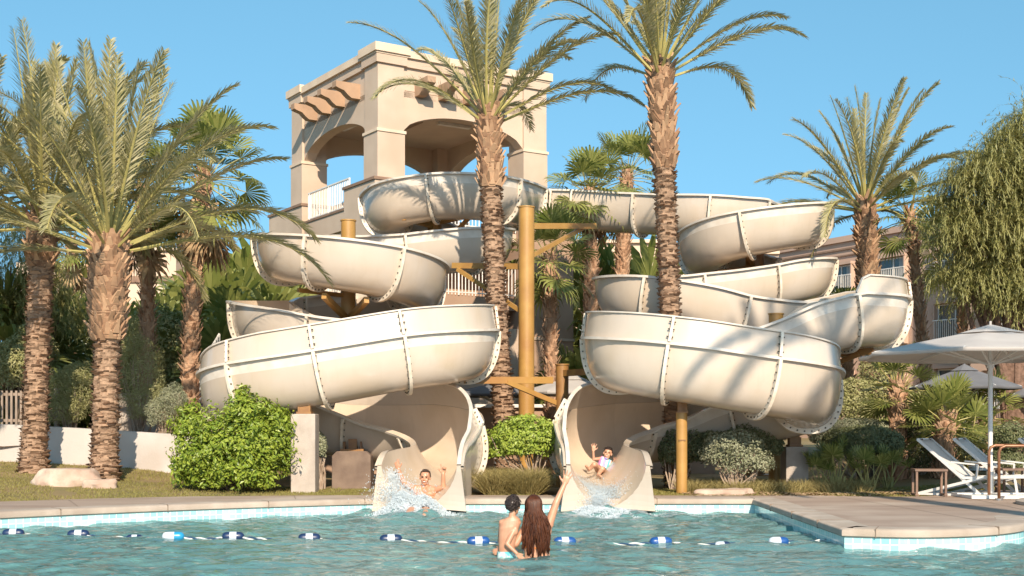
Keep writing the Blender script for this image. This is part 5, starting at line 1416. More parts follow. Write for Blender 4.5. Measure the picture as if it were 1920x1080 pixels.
def float_at(px, py, kind, sc, lab):
    Y = CAMH * F / (py + 3 - HY); x = PX(px, Y); L = .27 * sc; r = .058 * (1 if sc > .8 else .8)
    sink = .0 if sc >= .9 else -.03
    t = thing('lane_float', 'blue and white lane float ' + lab, 'lane float', (x, Y, .015 + sink), 'lane floats on the rope across the pool')
    def lathe(x0, x1, f0, f1, nm, m):
        mb = MB(); n_ = 10; pts = []; rad = []
        for k in range(n_ + 1):
            f = f0 + (f1 - f0) * k / n_; u = (f - .5) * 2
            pts.append((x + u * L / 2, Y + u * .02, .015 + sink)); rad.append(r * max(.12, (1 - abs(u) ** 5) ** .5))
        mb.tube(pts, rad, 20); return mb.build(nm, m, t, smooth=True, angle=40)
    bl = M[{'n': 'float_navy', 'b': 'float_blue', 'c': 'float_cyan', 's': 'float_navy', 'w': 'float_blue'}[kind]]
    if kind in 'nb':
        lathe(0, 0, 0, .345, 'blue_end', bl); lathe(0, 0, .655, 1, 'blue_end', bl); lathe(0, 0, .346, .654, 'white_band', M['float_white'])
    else:
        a, b = (bl, M['float_white']) if False else (M['float_white'], bl)
        lathe(0, 0, 0, .55, 'white_half', a); lathe(0, 0, .551, 1, 'blue_half', b)
    return Vector((x, Y, .0))
FP = [float_at(*f) for f in fl]
rp = [Vector((FP[0].x - 1.4, FP[0].y + .15, 0))] + FP + [Vector((3.95, 15.1, .03))]
def rope_strand(ph, m, name, t):
    mb = MB(); pts = []
    for a, b in zip(rp[:-1], rp[1:]):
        n_ = int((b - a).length / .03)
        for k in range(n_):
            f = k / n_; p = a.lerp(b, f); th = len(pts) * .75 + ph
            pts.append(p + Vector((0, math.cos(th) * .011 + .03 * math.sin(f * PI * 2), math.sin(th) * .011 - .012 + .006 * math.sin(f * 9))))
    mb.tube(pts, .011, 5); mb.build(name, m, t)
t = thing('float_rope', 'twisted white and navy rope threading the lane floats', 'rope', FP[0])
rope_strand(0, M['rope_w'], 'white_strand', t); rope_strand(PI, M['rope_b'], 'navy_strand', t)

# ------------------------------------------------------------------ splashes
def foam_mat():
    m = bpy.data.materials.new('white_water'); m.use_nodes = True
    N = m.node_tree.nodes; L = m.node_tree.links; P = N['Principled BSDF']; out = N['Material Output']
    P.inputs['Base Color'].default_value = (.80, .83, .84, 1); P.inputs['Roughness'].default_value = .25
    tl = N.new('ShaderNodeBsdfTranslucent'); tl.inputs['Color'].default_value = (.80, .86, .88, 1)
    tp = N.new('ShaderNodeBsdfTransparent'); a = N.new('ShaderNodeMixShader'); a.inputs[0].default_value = .4
    b = N.new('ShaderNodeMixShader'); b.inputs[0].default_value = .25
    L.new(P.outputs[0], a.inputs[1]); L.new(tl.outputs[0], a.inputs[2]); L.new(a.outputs[0], b.inputs[1]); L.new(tp.outputs[0], b.inputs[2]); L.new(b.outputs[0], out.inputs['Surface'])
    return m
M['foam'] = foam_mat()
OCT = ([(1, 0, 0), (-1, 0, 0), (0, 1, 0), (0, -1, 0), (0, 0, 1), (0, 0, -1)], [(0, 2, 4), (2, 1, 4), (1, 3, 4), (3, 0, 4), (2, 0, 5), (1, 2, 5), (3, 1, 5), (0, 3, 5)])
def drop(mb, c, r, st=None):
    if st is None: vs = [(c.x + v[0] * r, c.y + v[1] * r, c.z + v[2] * r) for v in OCT[0]]
    else:
        vs = []
        for v in OCT[0]:
            q = Vector(v) * r; q += st * (q.normalized().dot(st.normalized())) if st.length > 0 else 0
            vs.append(c + q)
    mb.add(vs, OCT[1])
def splash(label, c, sx, sy, h, n, seed, jets=()):
    rnd = random.Random(seed); mb = MB()
    for _ in range(n):
        a = rnd.random() * 6.28; rr = abs(rnd.gauss(0, .55)); x = c[0] + math.cos(a) * rr * sx; y = c[1] + math.sin(a) * rr * sy
        top = h * math.exp(-rr * rr * 1.1) * (.6 + .9 * max(0, noise.noise(Vector((x * 3, y * 3, seed))) + .35))
        z = .0 + top * rnd.random() ** .8
        drop(mb, Vector((x, y, z)), rnd.uniform(.003, .012) * (1.2 - .5 * z / max(h, .01)), Vector((rnd.gauss(0, .3), rnd.gauss(0, .3), rnd.uniform(0, 1))) * .008)
    for (p0, v0, cnt, sp) in jets:
        for _ in range(cnt):
            tt = rnd.random() * .38; v = Vector(v0) + Vector((rnd.gauss(0, sp), rnd.gauss(0, sp), rnd.gauss(0, sp)))
            p = Vector(p0) + Vector((rnd.gauss(0, .05), rnd.gauss(0, .05), rnd.gauss(0, .04))) + v * tt + Vector((0, 0, -4.9 * tt * tt))
            if p.z > -.02: drop(mb, p, rnd.uniform(.002, .008), v * .003)
    # the churned body of the splash: lumpy mound
    NA, NR = 72, 26; b = len(mb.v)
    for i in range(NR + 1):
        rr = 1.5 * i / NR
        for k in range(NA):
            a = 2 * PI * k / NA; x = c[0] + math.cos(a) * rr * sx * .95; y = c[1] + math.sin(a) * rr * sy * .95
            q = Vector((x * 5, y * 5, seed))
            z = h * .62 * math.exp(-rr * rr * 1.25) * (1 + .55 * noise.noise(q) + .4 * noise.noise(q * 2.7) + .25 * noise.noise(q * 6)) - .035 * rr * rr - .0
            mb.v.append((x + .03 * noise.noise(q * 2), y, z))
    for i in range(NR):
        for k in range(NA):
            k2 = (k + 1) % NA; mb.f.append((b + i * NA + k, b + (i + 1) * NA + k, b + (i + 1) * NA + k2, b + i * NA + k2)); mb.m.append(0)
    o = mb.build('splash', M['foam']); o['kind'] = 'stuff'; o['label'] = label
    return o
splash('white splash thrown up round the man at the end of the left slide', (-1.55, 19.5, 0), .46, .34, .36, 22000, 3,
       [((-1.8, 19.65, .1), (-.4, -.2, 2.2), 1900, .5), ((-1.6, 19.6, .1), (-.2, -.2, 1.8), 2200, .6), ((-1.92, 19.9, .4), (-.05, 0, 1.8), 2200, .26)])
splash('churned white water at the foot of the right slide', (1.42, 19.2, 0), .56, .46, .17, 12000, 4, [((1.35, 19.6, .12), (0, -.7, 1.5), 2600, .4)])
# lines of foam on the water
rnd = random.Random(8); mb = MB()
for sx, sy, nn in ((-1.5, 19.0, 2600), (1.5, 18.8, 3400)):
    for _ in range(nn):
        x = sx + rnd.gauss(0, 1.0); y = sy - abs(rnd.gauss(0, 1.3)) + .6
        if y > 19.8: continue
        k = noise.noise(Vector((x * 1.3, y * 2.6, sx)))
        if k < .05 + .1 * (19 - y): continue
        r = rnd.uniform(.008, .028)
        mb.add([(x + r * 2.2 * math.cos(q), y + r * math.sin(q), wz(x, y) + .006) for q in (0, 1.3, 2.3, 3.6, 5)], [(0, 1, 2, 3, 4)])
o = mb.build('foam', M['foam']); o['kind'] = 'stuff'; o['label'] = 'streaks of foam spreading from the slide ends'
# water running down the right slide
def flow(fr, k0, k1, n, seed, off, label, wid=.30):
    rnd = random.Random(seed); mb = MB()
    for _ in range(n):
        f = k0 + (k1 - k0) * rnd.random() ** .7; i = min(len(fr) - 1, int(f)); p, T, S, U, e = fr[i]
        xx = off + rnd.gauss(0, wid * .5); xx = max(-.5, min(.5, xx)); ex = e[3]; q = abs(xx) / (HW - .03)
        z = -(e[2] - .03) * (1 - q ** ex) ** (1 / ex)
        c = p + S * xx + U * (z + .012 + abs(rnd.gauss(0, .03)))
        drop(mb, c, rnd.uniform(.002, .006), T * rnd.uniform(.005, .05))
    o = mb.build('running_water', M['foam']); o['kind'] = 'stuff'; o['label'] = label
flow(frR, len(frR) - 26, len(frR) - 2, 9000, 5, 0.0, 'sheet of white water running down the end of the right slide')
flow(frL, len(frL) - 12, len(frL) - 2, 1200, 6, 0.1, 'thin water running down the end of the left slide')
# ------------------------------------------------------------------ people
M['skin_tan'] = mat('skin_tan', (.52, .27, .16), .42, (.46, .22, .13), 14, 3, spec=.5)
M['skin_boy'] = mat('skin_boy', (.48, .25, .15), .45, (.43, .21, .125), 14, 3)
M['skin_girl'] = mat('skin_girl', (.56, .32, .21), .45, (.50, .27, .17), 14, 3)
M['hair_dark'] = mat('hair_dark', (.018, .012, .010), .35, (.035, .02, .015), 30, 3, stretch=(1, 1, .2))
M['hair_red'] = mat('hair_auburn', (.016, .006, .004), .45, (.045, .014, .008), 18, 3, spec=.25, island=(.11, .036, .014), stretch=(1, 1, .3))
M['hair_brown'] = mat('hair_brown', (.045, .025, .015), .4, (.07, .04, .025), 30, 3)
M['lip'] = mat('lips', (.28, .07, .06), .4); M['teeth'] = mat('teeth', (.75, .72, .66), .3); M['eye'] = mat('eye_dark', (.02, .015, .012), .2)
M['trunks'] = mat('floral_trunks', (.10, .42, .45), .7, (.62, .70, .62), 22, 3, .42, .58)
M['orange'] = mat('orange_bikini', (.62, .19, .035), .6)
M['navy_cloth'] = mat('navy_cloth', (.03, .04, .06), .7)
def stripemat():
    m = bpy.data.materials.new('striped_swimsuit'); m.use_nodes = True
    N = m.node_tree.nodes; L = m.node_tree.links; P = N['Principled BSDF']; P.inputs['Roughness'].default_value = .6
    uv = N.new('ShaderNodeAttribute'); uv.attribute_name = 'stripe'
    cr = N.new('ShaderNodeValToRGB'); cr.color_ramp.interpolation = 'CONSTANT'
    cols = [(.0, (.75, .72, .74)), (.16, (.60, .22, .46)), (.28, (.75, .72, .74)), (.38, (.42, .33, .62)), (.50, (.30, .38, .66)), (.58, (.75, .74, .76)), (.68, (.16, .50, .55)), (.82, (.75, .73, .72)), (.92, (.70, .40, .45))]
    e = cr.color_ramp.elements
    e[0].position = 0; e[0].color = (*cols[0][1], 1); e[1].position = cols[1][0]; e[1].color = (*cols[1][1], 1)
    for p_, c_ in cols[2:]: q = e.new(p_); q.color = (*c_, 1)
    L.new(uv.outputs['Fac'], cr.inputs[0]); L.new(cr.outputs[0], P.inputs['Base Color'])
    return m
M['stripes'] = stripemat()

def cap(mb, a, b, ra, rb, n=14, ea=1.0):
    a = Vector(a); b = Vector(b); d = b - a
    if d.length < 1e-5: d = Vector((0, 0, .0001))
    u = d.normalized(); pts = []; rad = []
    for k in range(5):
        t = k / 4 * PI / 2; pts.append(a - u * ra * math.cos(t)); rad.append(max(.0006, ra * math.sin(t)))
    for k in range(1, 4): f = k / 4; pts.append(a.lerp(b, f)); rad.append(ra + (rb - ra) * f)
    for k in range(5):
        t = k / 4 * PI / 2; pts.append(b + u * rb * math.sin(t)); rad.append(max(.0006, rb * math.cos(t)))
    mb.tube(pts, rad, n)
def ell(mb, c, r, Mx=None, n=14, m=10):
    c = Vector(c); b = len(mb.v); Mx = Mx or Matrix.Identity(3)
    for i in range(m + 1):
        ph = PI * i / m
        for k in range(n):
            th = 2 * PI * k / n
            v = Vector((math.sin(ph) * math.cos(th) * r[0], math.sin(ph) * math.sin(th) * r[1], math.cos(ph) * r[2]))
            v = Mx @ v + c; mb.v.append((v.x, v.y, v.z))
    for i in range(m):
        for k in range(n):
            k2 = (k + 1) % n
            mb.f.append((b + i * n + k, b + (i + 1) * n + k, b + (i + 1) * n + k2, b + i * n + k2)); mb.m.append(0)
def loft(mb, secs, n=20):
    """secs: (center, halfwidth vector, halfdepth vector)"""
    b = len(mb.v)
    for c, w, d in secs:
        c = Vector(c); w = Vector(w); d = Vector(d)
        for k in range(n):
            t = 2 * PI * k / n; ct = math.cos(t); st = math.sin(t)
            p = c + w * (abs(ct) ** .85 * (1 if ct > 0 else -1)) + d * (abs(st) ** .85 * (1 if st > 0 else -1)); mb.v.append((p.x, p.y, p.z))
    m = len(secs)
    for i in range(m - 1):
        for k in range(n):
            k2 = (k + 1) % n; mb.f.append((b + i * n + k, b + i * n + k2, b + (i + 1) * n + k2, b + (i + 1) * n + k)); mb.m.append(0)
    mb.f.append(tuple(b + k for k in reversed(range(n)))); mb.m.append(0)
    mb.f.append(tuple(b + (m - 1) * n + k for k in range(n))); mb.m.append(0)
def hand(mb, w, d, t, s=1.0, spread=1.0, curls=(0, 0, 0, 0), thumb=.9, point=None):
    """w wrist, d finger direction, t thumb side direction, s scale (1 = adult, palm ~9 cm)"""
    w = Vector(w); d = Vector(d).normalized(); t = Vector(t); t = (t - d * t.dot(d)).normalized(); nr = d.cross(t)  # palm normal
    Mx = Matrix((t, nr, d)).transposed()
    ell(mb, w + d * .048 * s, (.040 * s, .015 * s, .055 * s), Mx)
    ell(mb, w + d * .022 * s, (.029 * s, .016 * s, .035 * s), Mx)
    lens = (.072, .080, .074, .058); offs = (.030, .010, -.010, -.029); spr = (.22, .05, -.12, -.32)
    for k in range(4):
        base = w + d * (.085 * s - abs(offs[k]) * .25 * s) + t * offs[k] * s
        fd = (d + t * spr[k] * spread).normalized(); L_ = lens[k] * s; c = curls[k]; r = .0092 * s
        f1 = (fd * math.cos(c * .5) + nr * math.sin(c * .5)); f2 = (fd * math.cos(c * 1.4) + nr * math.sin(c * 1.4)); f3 = (fd * math.cos(c * 2.1) + nr * math.sin(c * 2.1))
        p1 = base + f1 * L_ * .45; p2 = p1 + f2 * L_ * .32; p3 = p2 + f3 * L_ * .23
        cap(mb, base - fd * .02 * s, p1, r * 1.08, r, 10); cap(mb, p1, p2, r, r * .92, 10); cap(mb, p2, p3, r * .92, r * .8, 10)
    tb = w + d * .028 * s + t * .026 * s; td = (t * thumb + d * .75).normalized()
    q1 = tb + td * .038 * s; q2 = q1 + (td + d * .5).normalized() * .032 * s
    cap(mb, tb - td * .01 * s, q1, .0135 * s, .011 * s, 10); cap(mb, q1, q2, .011 * s, .0088 * s, 10)
def headparts(mb, c, fwd, up, s=1.0, child=False):
    """c centre of head, fwd face direction. Returns frame"""
    f = Vector(fwd).normalized(); u = Vector(up); u = (u - f * u.dot(f)).normalized(); r = f.cross(u)
    Mx = Matrix((r, f, u)).transposed()
    def P(x, y, z): return Vector(c) + Mx @ Vector((x * s, y * s, z * s))
    ell(mb, P(0, -.012, .028), (.074 * s, .092 * s, .088 * s), Mx, 20, 14)
    ell(mb, P(0, .028, -.035), (.057 * s, .060 * s, .078 * s), Mx, 18, 12)
    ell(mb, P(0, .052, -.085), (.030 * s, .028 * s, .024 * s), Mx)
    cap(mb, P(0, .083, .012), P(0, .098, -.020), .008 * s, .0125 * s)
    ell(mb, P(0, .092, -.024), (.017 * s, .010 * s, .009 * s), Mx)
    ell(mb, P(.034, .066, -.025), (.024 * s, .018 * s, .022 * s), Mx); ell(mb, P(-.034, .066, -.025), (.024 * s, .018 * s, .022 * s), Mx)
    ell(mb, P(.030, .076, .030), (.022 * s, .010 * s, .007 * s), Mx); ell(mb, P(-.030, .076, .030), (.022 * s, .010 * s, .007 * s), Mx)
    for sx in (-1, 1): ell(mb, P(sx * .078, -.005, -.005), (.010 * s, .018 * s, .030 * s), Mx)
    return P, Mx
def facefeat(P, Mx, s, parent, smile=1.0):
    for sx in (-1, 1):
        mb = MB(); ell(mb, P(sx * .030, .080, .012), (.013 * s, .006 * s, .0055 * s), Mx); mb.build('eye', M['eye'], parent, smooth=True)
        mb = MB(); cap(mb, P(sx * .018, .089, .031), P(sx * .044, .078, .030), .004 * s, .003 * s, 8); mb.build('eyebrow', M['hair_brown'], parent, smooth=True)
    mb = MB(); ell(mb, P(0, .083, -.054), (.025 * s, .010 * s, .013 * s * smile), Mx); mb.build('mouth', M['lip'], parent, smooth=True)
    mb = MB(); ell(mb, P(0, .0885, -.051), (.019 * s, .007 * s, .0065 * s * smile), Mx); mb.build('teeth', M['teeth'], parent, smooth=True)
def fuse(mb, name, mats, parent, voxel=.006, it=4):
    o = mb.build(name, mats, parent); fixn(o)
    r = o.modifiers.new('r', 'REMESH'); r.mode = 'VOXEL'; r.voxel_size = voxel; r.use_smooth_shade = True
    sm = o.modifiers.new('s', 'SMOOTH'); sm.factor = .5; sm.iterations = it
    dg = bpy.context.evaluated_depsgraph_get(); ev = o.evaluated_get(dg)
    me = bpy.data.meshes.new_from_object(ev)
    o.modifiers.clear(); old = o.data; o.data = me; bpy.data.meshes.remove(old)
    me.shade_smooth()
    return o
def garment(body, name, m, parent, pred, off=.006, mats=None, stripe=None):
    me = body.data; offp = Vector((0, 0, 0)); p = body.parent
    while p is not None: offp += p.location; p = p.parent
    vs = [v.co + offp for v in me.vertices]; nr = [v.normal for v in me.vertices]
    ok = [pred(v) for v in vs]; idx = {}; mb = MB()
    for pl in me.polygons:
        if all(ok[i] for i in pl.vertices):
            f = []
            for i in pl.vertices:
                if i not in idx: idx[i] = len(mb.v); q = vs[i] + nr[i] * off; mb.v.append((q.x, q.y, q.z))
                f.append(idx[i])
            mb.f.append(tuple(f)); mb.m.append(0)
    if not mb.f: return None
    o = mb.build(name, m, parent, smooth=True)
    if stripe:
        at = o.data.attributes.new('stripe', 'FLOAT', 'POINT')
        vals = [stripe(Vector(v)) for v in mb.v]; at.data.foreach_set('value', vals)
    return o
def hair_strands(name, roots, m, parent, r=.004, n=4):
    mb = MB()
    for pts, rr in roots: mb.tube(pts, [rr * (1 - .55 * k / (len(pts) - 1)) for k in range(len(pts))], n)
    return mb.build(name, m, parent, smooth=True)
def hair_cap(P, Mx, s, name, m, parent, pred, grow=1.10, seed=1, rough=.05, tufts=260, tl=.035, sweep=(0, -.6, -.3)):
    mb = MB(); n, mm = 34, 24; grid = []
    for i in range(mm + 1):
        ph = PI * i / mm
        for k in range(n):
            th = 2 * PI * k / n; d = Vector((math.sin(ph) * math.cos(th), math.sin(ph) * math.sin(th), math.cos(ph)))
            g = grow * (1 + rough * noise.noise(d * 4 + Vector((seed, 0, 0))))
            v = P(d.x * .076 * g, -.012 + d.y * .095 * g, .028 + d.z * .092 * g); grid.append((v, d))
    keep = [pred(d) for v, d in grid]
    idx = {}
    for i in range(mm):
        for k in range(n):
            q = (i * n + k, (i + 1) * n + k, (i + 1) * n + (k + 1) % n, i * n + (k + 1) % n)
            if all(keep[a] for a in q):
                f = []
                for a in q:
                    if a not in idx: idx[a] = len(mb.v); mb.v.append(tuple(grid[a][0]))
                    f.append(idx[a])
                mb.f.append(tuple(f)); mb.m.append(0)
    rnd = random.Random(seed); ks = [g for g, k_ in zip(grid, keep) if k_]
    for _ in range(tufts):
        v, d = ks[rnd.randrange(len(ks))]
        sw = Mx @ Vector((sweep[0] + rnd.gauss(0, .5), sweep[1] + rnd.gauss(0, .4), sweep[2] + rnd.gauss(0, .3)))
        dn = (Mx @ d)
        l = tl * s * rnd.uniform(.6, 1.3); sw = (sw - dn * sw.dot(dn) * .85); a = v - dn * .004; b = a + dn * .007 * s + sw * l * .5; c = b + sw * l * .5 - dn * .007 * s
        mb.tube([a, b, c], [.005 * s, .004 * s, .001], 4)
    return mb.build(name, M[m], parent, smooth=True)

# ---- woman with long auburn hair, seen from behind, arm raised
YW = 13.3
t = thing('person', 'woman with long wet auburn hair seen from behind, waving one raised arm in the pool', 'person', (PX(1003, YW), YW, -.75))
mb = MB()
def w_(px, py, dy=0): return W(px, py, YW + dy)
sc_ = YW / F
ctr = [(1010, 1130, .0, .165, .11), (1009, 1085, .0, .165, .11), (1008, 1055, .0, .145, .095), (1007, 1035, .0, .135, .088), (1006, 1012, 0, .148, .095), (1006, 995, 0, .165, .10), (1006, 982, 0, .155, .085), (1005, 974, 0, .085, .06)]
loft(mb, [(w_(a, b, c), (d, .02, 0), (0, e, 0)) for a, b, c, d, e in ctr])
for lx in (994, 1024): cap(mb, w_(lx, 1080), w_(lx, 1175), .075, .055); cap(mb, w_(lx, 1175), w_(lx, 1210), .055, .045)
cap(mb, w_(1004, 980), w_(1003, 960), .052, .05)
P, Mx = headparts(mb, w_(1002, 950), (.25, 1, .05), (0, 0, 1), .98)
# raised right arm
S = w_(1029, 984); E = w_(1043, 942, .02); Wr = w_(1058, 909, .06)
cap(mb, w_(1018, 984), S, .055, .052); cap(mb, S, E, .050, .038); cap(mb, E, Wr, .037, .025)
hand(mb, Wr, Vector((.33, .0, 1)), Vector((-1, .1, .3)), .98, 1.5, (.05, .0, .05, .1), 1.1)
# left arm round the boy
S = w_(986, 989); E = w_(967, 1020, -.04); Wr = w_(946, 1033, .0)
cap(mb, w_(996, 988), S, .055, .050); cap(mb, S, E, .047, .037); cap(mb, E, Wr, .036, .025)
hand(mb, Wr, Vector((-1, .25, -.12)), Vector((0, .3, 1)), .92, .3, (.25, .28, .32, .38), .5)
body = fuse(mb, 'body', M['skin_tan'], t, .006)
garment(body, 'bikini_band', M['orange'], t, lambda v: abs(v.z - PZ(1026 - (v.x - PX(1005, YW)) * -20, YW)) < .012 and abs(v.x - PX(1007, YW)) < .17 and v.y > YW - .2 and v.x > PX(984, YW), .005)
rnd = random.Random(4); roots = []
hc = w_(1002, 950)
hair_cap(P, Mx, 1, 'scalp_hair', 'hair_red', t, lambda d: d.z > -.75 and not (d.y > .45 and d.z < .35), 1.16, 3, .03, 0)
clumps = [(rnd.uniform(-1.25, 1.25), rnd.uniform(1006, 1046), rnd.random() * 6.28) for _ in range(64)]
for k in range(900):
    cl_ = clumps[k % 64]; a = max(-1.3, min(1.3, cl_[0] + rnd.gauss(0, .07))); lay = rnd.random()
    d = Vector((math.sin(a), -math.cos(a), 0))
    el = rnd.uniform(.0, 1.35)
    st = P(math.sin(a) * .090 * math.cos(el), -.012 - math.cos(a) * .105 * math.cos(el), .028 + .105 * math.sin(el))
    ln_end = PZ(cl_[1] + rnd.gauss(0, 4) - 14 * abs(a), YW)
    side = P(math.sin(a) * .098, -.012 - math.cos(a) * .115, -.03)
    xe = PX(1005, YW) + math.sin(cl_[0]) * .148 + rnd.gauss(0, .004); ye = YW - .105 - .03 * lay + .05 * abs(math.sin(a))
    pts = [st]; 
    if el > .3: pts.append(P(math.sin(a) * .097 * math.cos(el * .5), -.012 - math.cos(a) * .112 * math.cos(el * .5), .028 + .098 * math.sin(el * .5)))
    pts.append(side)
    ph = cl_[2] + rnd.gauss(0, .25); wv = .007 + .004 * rnd.random()
    for q in range(1, 11):
        f = q / 10; z = side.z + (ln_end - side.z) * f
        x = side.x + (xe - side.x) * min(1, f * 1.6) + math.sin(f * 14 + ph) * wv * f ** .5; y = side.y + (ye - side.y) * min(1, f * 1.5) + math.cos(f * 12 + ph) * wv * .6
        pts.append(Vector((x, y, z)))
    roots.append((pts, rnd.uniform(.0035, .0075)))
hair_strands('long_hair', roots, M['hair_red'], t)

# ---- boy held on her hip, seen from behind
YB = 13.25
t = thing('person', 'small dark-haired boy in floral trunks held by the woman, seen from behind', 'person', (PX(955, YB), YB, -.5))
def b_(px, py, dy=0): return W(px, py, YB + dy)
mb = MB()
ctr = [(952, 1062, .02, .098, .075), (951, 1045, .02, .095, .072), (950, 1030, .01, .088, .062), (952, 1008, 0, .098, .066), (955, 988, 0, .112, .068), (957, 976, 0, .105, .056), (959, 969, 0, .055, .042)]
loft(mb, [(b_(a, b, c), (d, .0, d * .15), (0, e, 0)) for a, b, c, d, e in ctr])
cap(mb, b_(959, 974), b_(961, 962), .038, .037)
P, Mx = headparts(mb, b_(962, 949, .02), (.35, 1, .05), (0, 0, 1), .93)
for sx, (a, b) in ((-1, (945, 1100)), (1, (962, 1095))): cap(mb, b_(951 + sx * 8, 1058), b_(a, b, .15), .058, .042); cap(mb, b_(a, b, .15), b_(a, b + 45, .05), .04, .03)
# boy's spine groove and shoulder blades
ell(mb, b_(950, 996, -.045), (.032, .022, .05)); ell(mb, b_(966, 995, -.045), (.032, .022, .05))
S = b_(971, 980); E = b_(951, 1020, -.10); Wr = b_(969, 1038, -.13)
cap(mb, b_(964, 979), S, .040, .036); cap(mb, S, E, .033, .027); cap(mb, E, Wr, .026, .019)
hand(mb, Wr, Vector((.8, .1, -.8)), Vector((.5, .4, .5)), .68, .5, (.1, .1, .15, .2), .6)
S = b_(941, 980); E = b_(937, 1015, .10); cap(mb, b_(948, 979), S, .038, .035); cap(mb, S, E, .032, .026); cap(mb, E, b_(945, 1020, .26), .025, .018)
hand(mb, b_(945, 1020, .26), Vector((.5, 1, 0)), Vector((0, 0, 1)), .68, .5, (.1, .1, .15, .2), .6)
body = fuse(mb, 'body', M['skin_boy'], t, .005)
garment(body, 'swim_trunks', M['trunks'], t, lambda v: v.z < PZ(1033, YB) and v.y > YB - .088 and v.z > -.42, .012)
hair_cap(P, Mx, .93, 'short_hair', 'hair_dark', t, lambda d: d.z > -.30 - .55 * max(0, -d.y) and not (d.y > .3 and d.z < .45), 1.09, 5, .07, 800, .036, (.25, -.15, -.55))

# ---- man in the splash at the end of the left slide
YM = 20.1
t = thing('person', 'bare-chested man with both arms up, sliding into the splash at the left slide end', 'person', (PX(795, YM), YM, .1))
def m_(px, py, dy=0): return W(px, py, YM + dy)
mb = MB()
ctr = [(787, 966, -.55, .16, .10), (789, 955, -.38, .155, .11), (792, 942, -.2, .16, .115), (795, 930, -.02, .18, .12), (797, 921, .10, .185, .11), (797, 915, .16, .12, .08)]
loft(mb, [(m_(a, b, c), (d, 0, 0), (0, e * .6, e * .8)) for a, b, c, d, e in ctr])
cap(mb, m_(797, 917, .14), m_(797, 906, .12), .062, .058)
P, Mx = headparts(mb, m_(797, 896, .10), (-.06, -1, -.05), (.06, 0, 1), 1.06)
S = m_(814, 919, .08); E = m_(831, 914, .0); Wr = m_(831, 889, -.04)
cap(mb, m_(805, 918, .1), S, .070, .066); cap(mb, S, E, .056, .045); cap(mb, E, Wr, .044, .030)
hand(mb, Wr, Vector((.05, -.1, 1)), Vector((-1, -.2, .1)), 1.1, .8, (.0, 1.3, 1.4, 1.4), .9)
S = m_(779, 917, .08); E = m_(757, 905, .0); Wr = m_(747, 880, -.03)
cap(mb, m_(788, 918, .1), S, .070, .066); cap(mb, S, E, .056, .045); cap(mb, E, Wr, .044, .030)
hand(mb, Wr, Vector((-.25, -.1, 1)), Vector((1, -.2, .2)), 1.1, 1.0, (.0, .5, 1.2, 1.2), .9)
cap(mb, m_(792, 955, -.42), m_(770, 958, -.85), .085, .06); cap(mb, m_(770, 958, -.85), m_(762, 968, -1.2), .058, .04)
cap(mb, m_(786, 955, -.42), m_(800, 958, -.85), .085, .06); cap(mb, m_(800, 958, -.85), m_(795, 968, -1.2), .058, .04)
ell(mb, m_(790, 926, -.08), (.075, .045, .05)); ell(mb, m_(805, 926, -.08), (.075, .045, .05))
body = fuse(mb, 'body', M['skin_tan'], t, .007)
garment(body, 'swim_shorts', M['navy_cloth'], t, lambda v: v.y < YM - .30 and v.y > YM - .8, .014)
facefeat(P, Mx, 1.06, t, 1.1)
hair_cap(P, Mx, 1.06, 'short_hair', 'hair_brown', t, lambda d: d.z > -.15 and not (d.y > .25 and d.z < .62), 1.09, 8, .08, 200, .03, (.1, -.2, .1))

# ---- girl on the right slide
YG = 22.3
t = thing('person', 'laughing little girl in a striped swimsuit sliding down the right slide with one hand up', 'person', (PX(1128, YG), YG, .5))
def g_(px, py, dy=0): return W(px, py, YG + dy)
mb = MB()
ax = (g_(1135, 863, .18) - g_(1126, 881, -.05)).normalized()
wx = Vector((1, 0, -.55)).normalized(); wx = (wx - ax * wx.dot(ax)).normalized(); dx = ax.cross(wx)
for_ = [(0, .085, .065), (.05, .098, .075), (.13, .088, .066), (.22, .100, .07), (.285, .105, .066), (.315, .055, .045)]
p0 = g_(1126, 882, -.05); L_ = (g_(1135, 862, .18) - p0).length / .315
loft(mb, [(p0 + ax * (a * L_), wx * b, dx * c) for a, b, c in for_])
cap(mb, g_(1135, 864, .17), g_(1138, 857, .18), .036, .034)
P, Mx = headparts(mb, g_(1139.5, 850.5, .14), (-.18, -1, .08), (.22, 0, 1), .95)
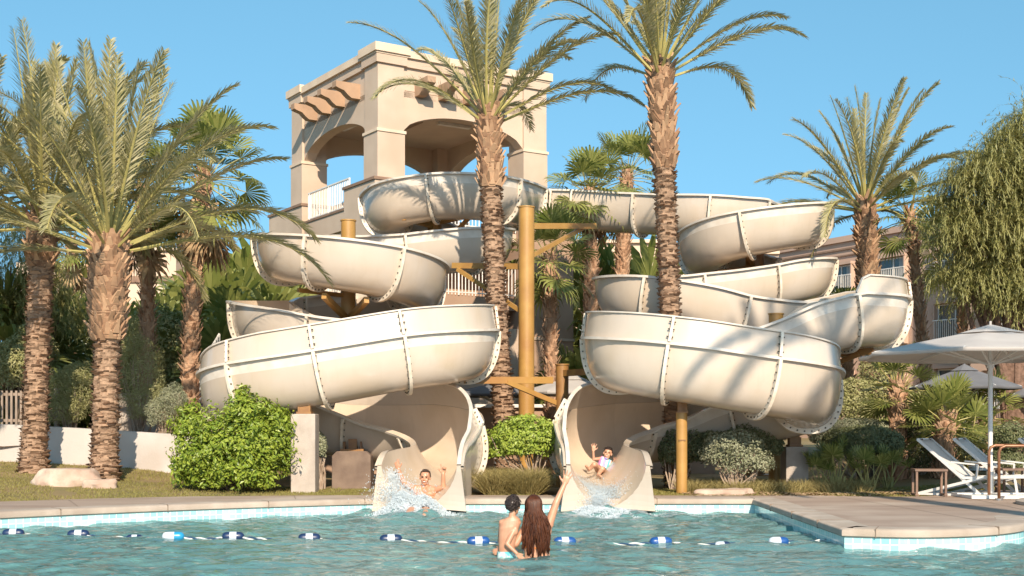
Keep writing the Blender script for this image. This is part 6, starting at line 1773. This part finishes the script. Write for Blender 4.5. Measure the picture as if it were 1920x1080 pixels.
S = g_(1125, 860, .14); E = g_(1113, 861, .05); Wr = g_(1112.5, 846, .0)
cap(mb, g_(1129, 860, .15), S, .040, .037); cap(mb, S, E, .032, .026); cap(mb, E, Wr, .025, .019)
hand(mb, Wr, Vector((.08, -.1, 1)), Vector((1, -.1, .1)), .92, 1.5, (.05, .0, .05, .1), 1.1)
S = g_(1144, 867, .14); E = g_(1155, 873, .05); Wr = g_(1151, 865, -.12)
cap(mb, g_(1140, 865, .15), S, .040, .037); cap(mb, S, E, .032, .026); cap(mb, E, Wr, .025, .019)
hand(mb, Wr, Vector((.3, -.6, .35)), Vector((-.3, 0, 1)), .75, .8, (.2, .2, .25, .3), .8)
for (hx, hy), (kx, ky, kd), (fx, fy, fd), (tx, ty, td) in (((1123, 880), (1114, 871, -.34), (1104, 881, -.28), (1099, 874, -.40)), ((1130, 883), (1129, 879, -.36), (1121, 891, -.34), (1126, 893, -.5))):
    cap(mb, g_(hx, hy, -.05), g_(kx, ky, kd), .068, .048); cap(mb, g_(kx, ky, kd), g_(fx, fy, fd), .046, .028)
    cap(mb, g_(fx, fy, fd), g_(tx, ty, td), .028, .024); cap(mb, g_(tx, ty, td), g_(tx, ty, td) + (g_(tx, ty, td) - g_(fx, fy, fd)).normalized() * .03, .022, .014)
body = fuse(mb, 'body', M['skin_girl'], t, .0055)
def ts(v):
    r = v - p0; a = r.dot(ax) / L_; return a, (r - ax * r.dot(ax))
garment(body, 'swimsuit', M['stripes'], t, lambda v: -.055 < ts(v)[0] < .285 + (.03 if abs(ts(v)[1].dot(wx)) > .035 else -.02) and abs(ts(v)[1].dot(wx)) < .105 and ts(v)[1].length < .12 and (v - g_(1126, 882, -.05)).y > -.13, .007,
        stripe=lambda v: min(1, max(0, .5 + ts(v)[1].dot(wx) * 3.4 + (ts(v)[0] - .15) * .4)))
facefeat(P, Mx, .95, t, 1.1)
hair_cap(P, Mx, .95, 'dark_hair', 'hair_dark', t, lambda d: d.z > -.75 and not (d.y > .12 and d.z < .50), 1.12, 9, .06, 160, .04, (.1, -.2, -.3))
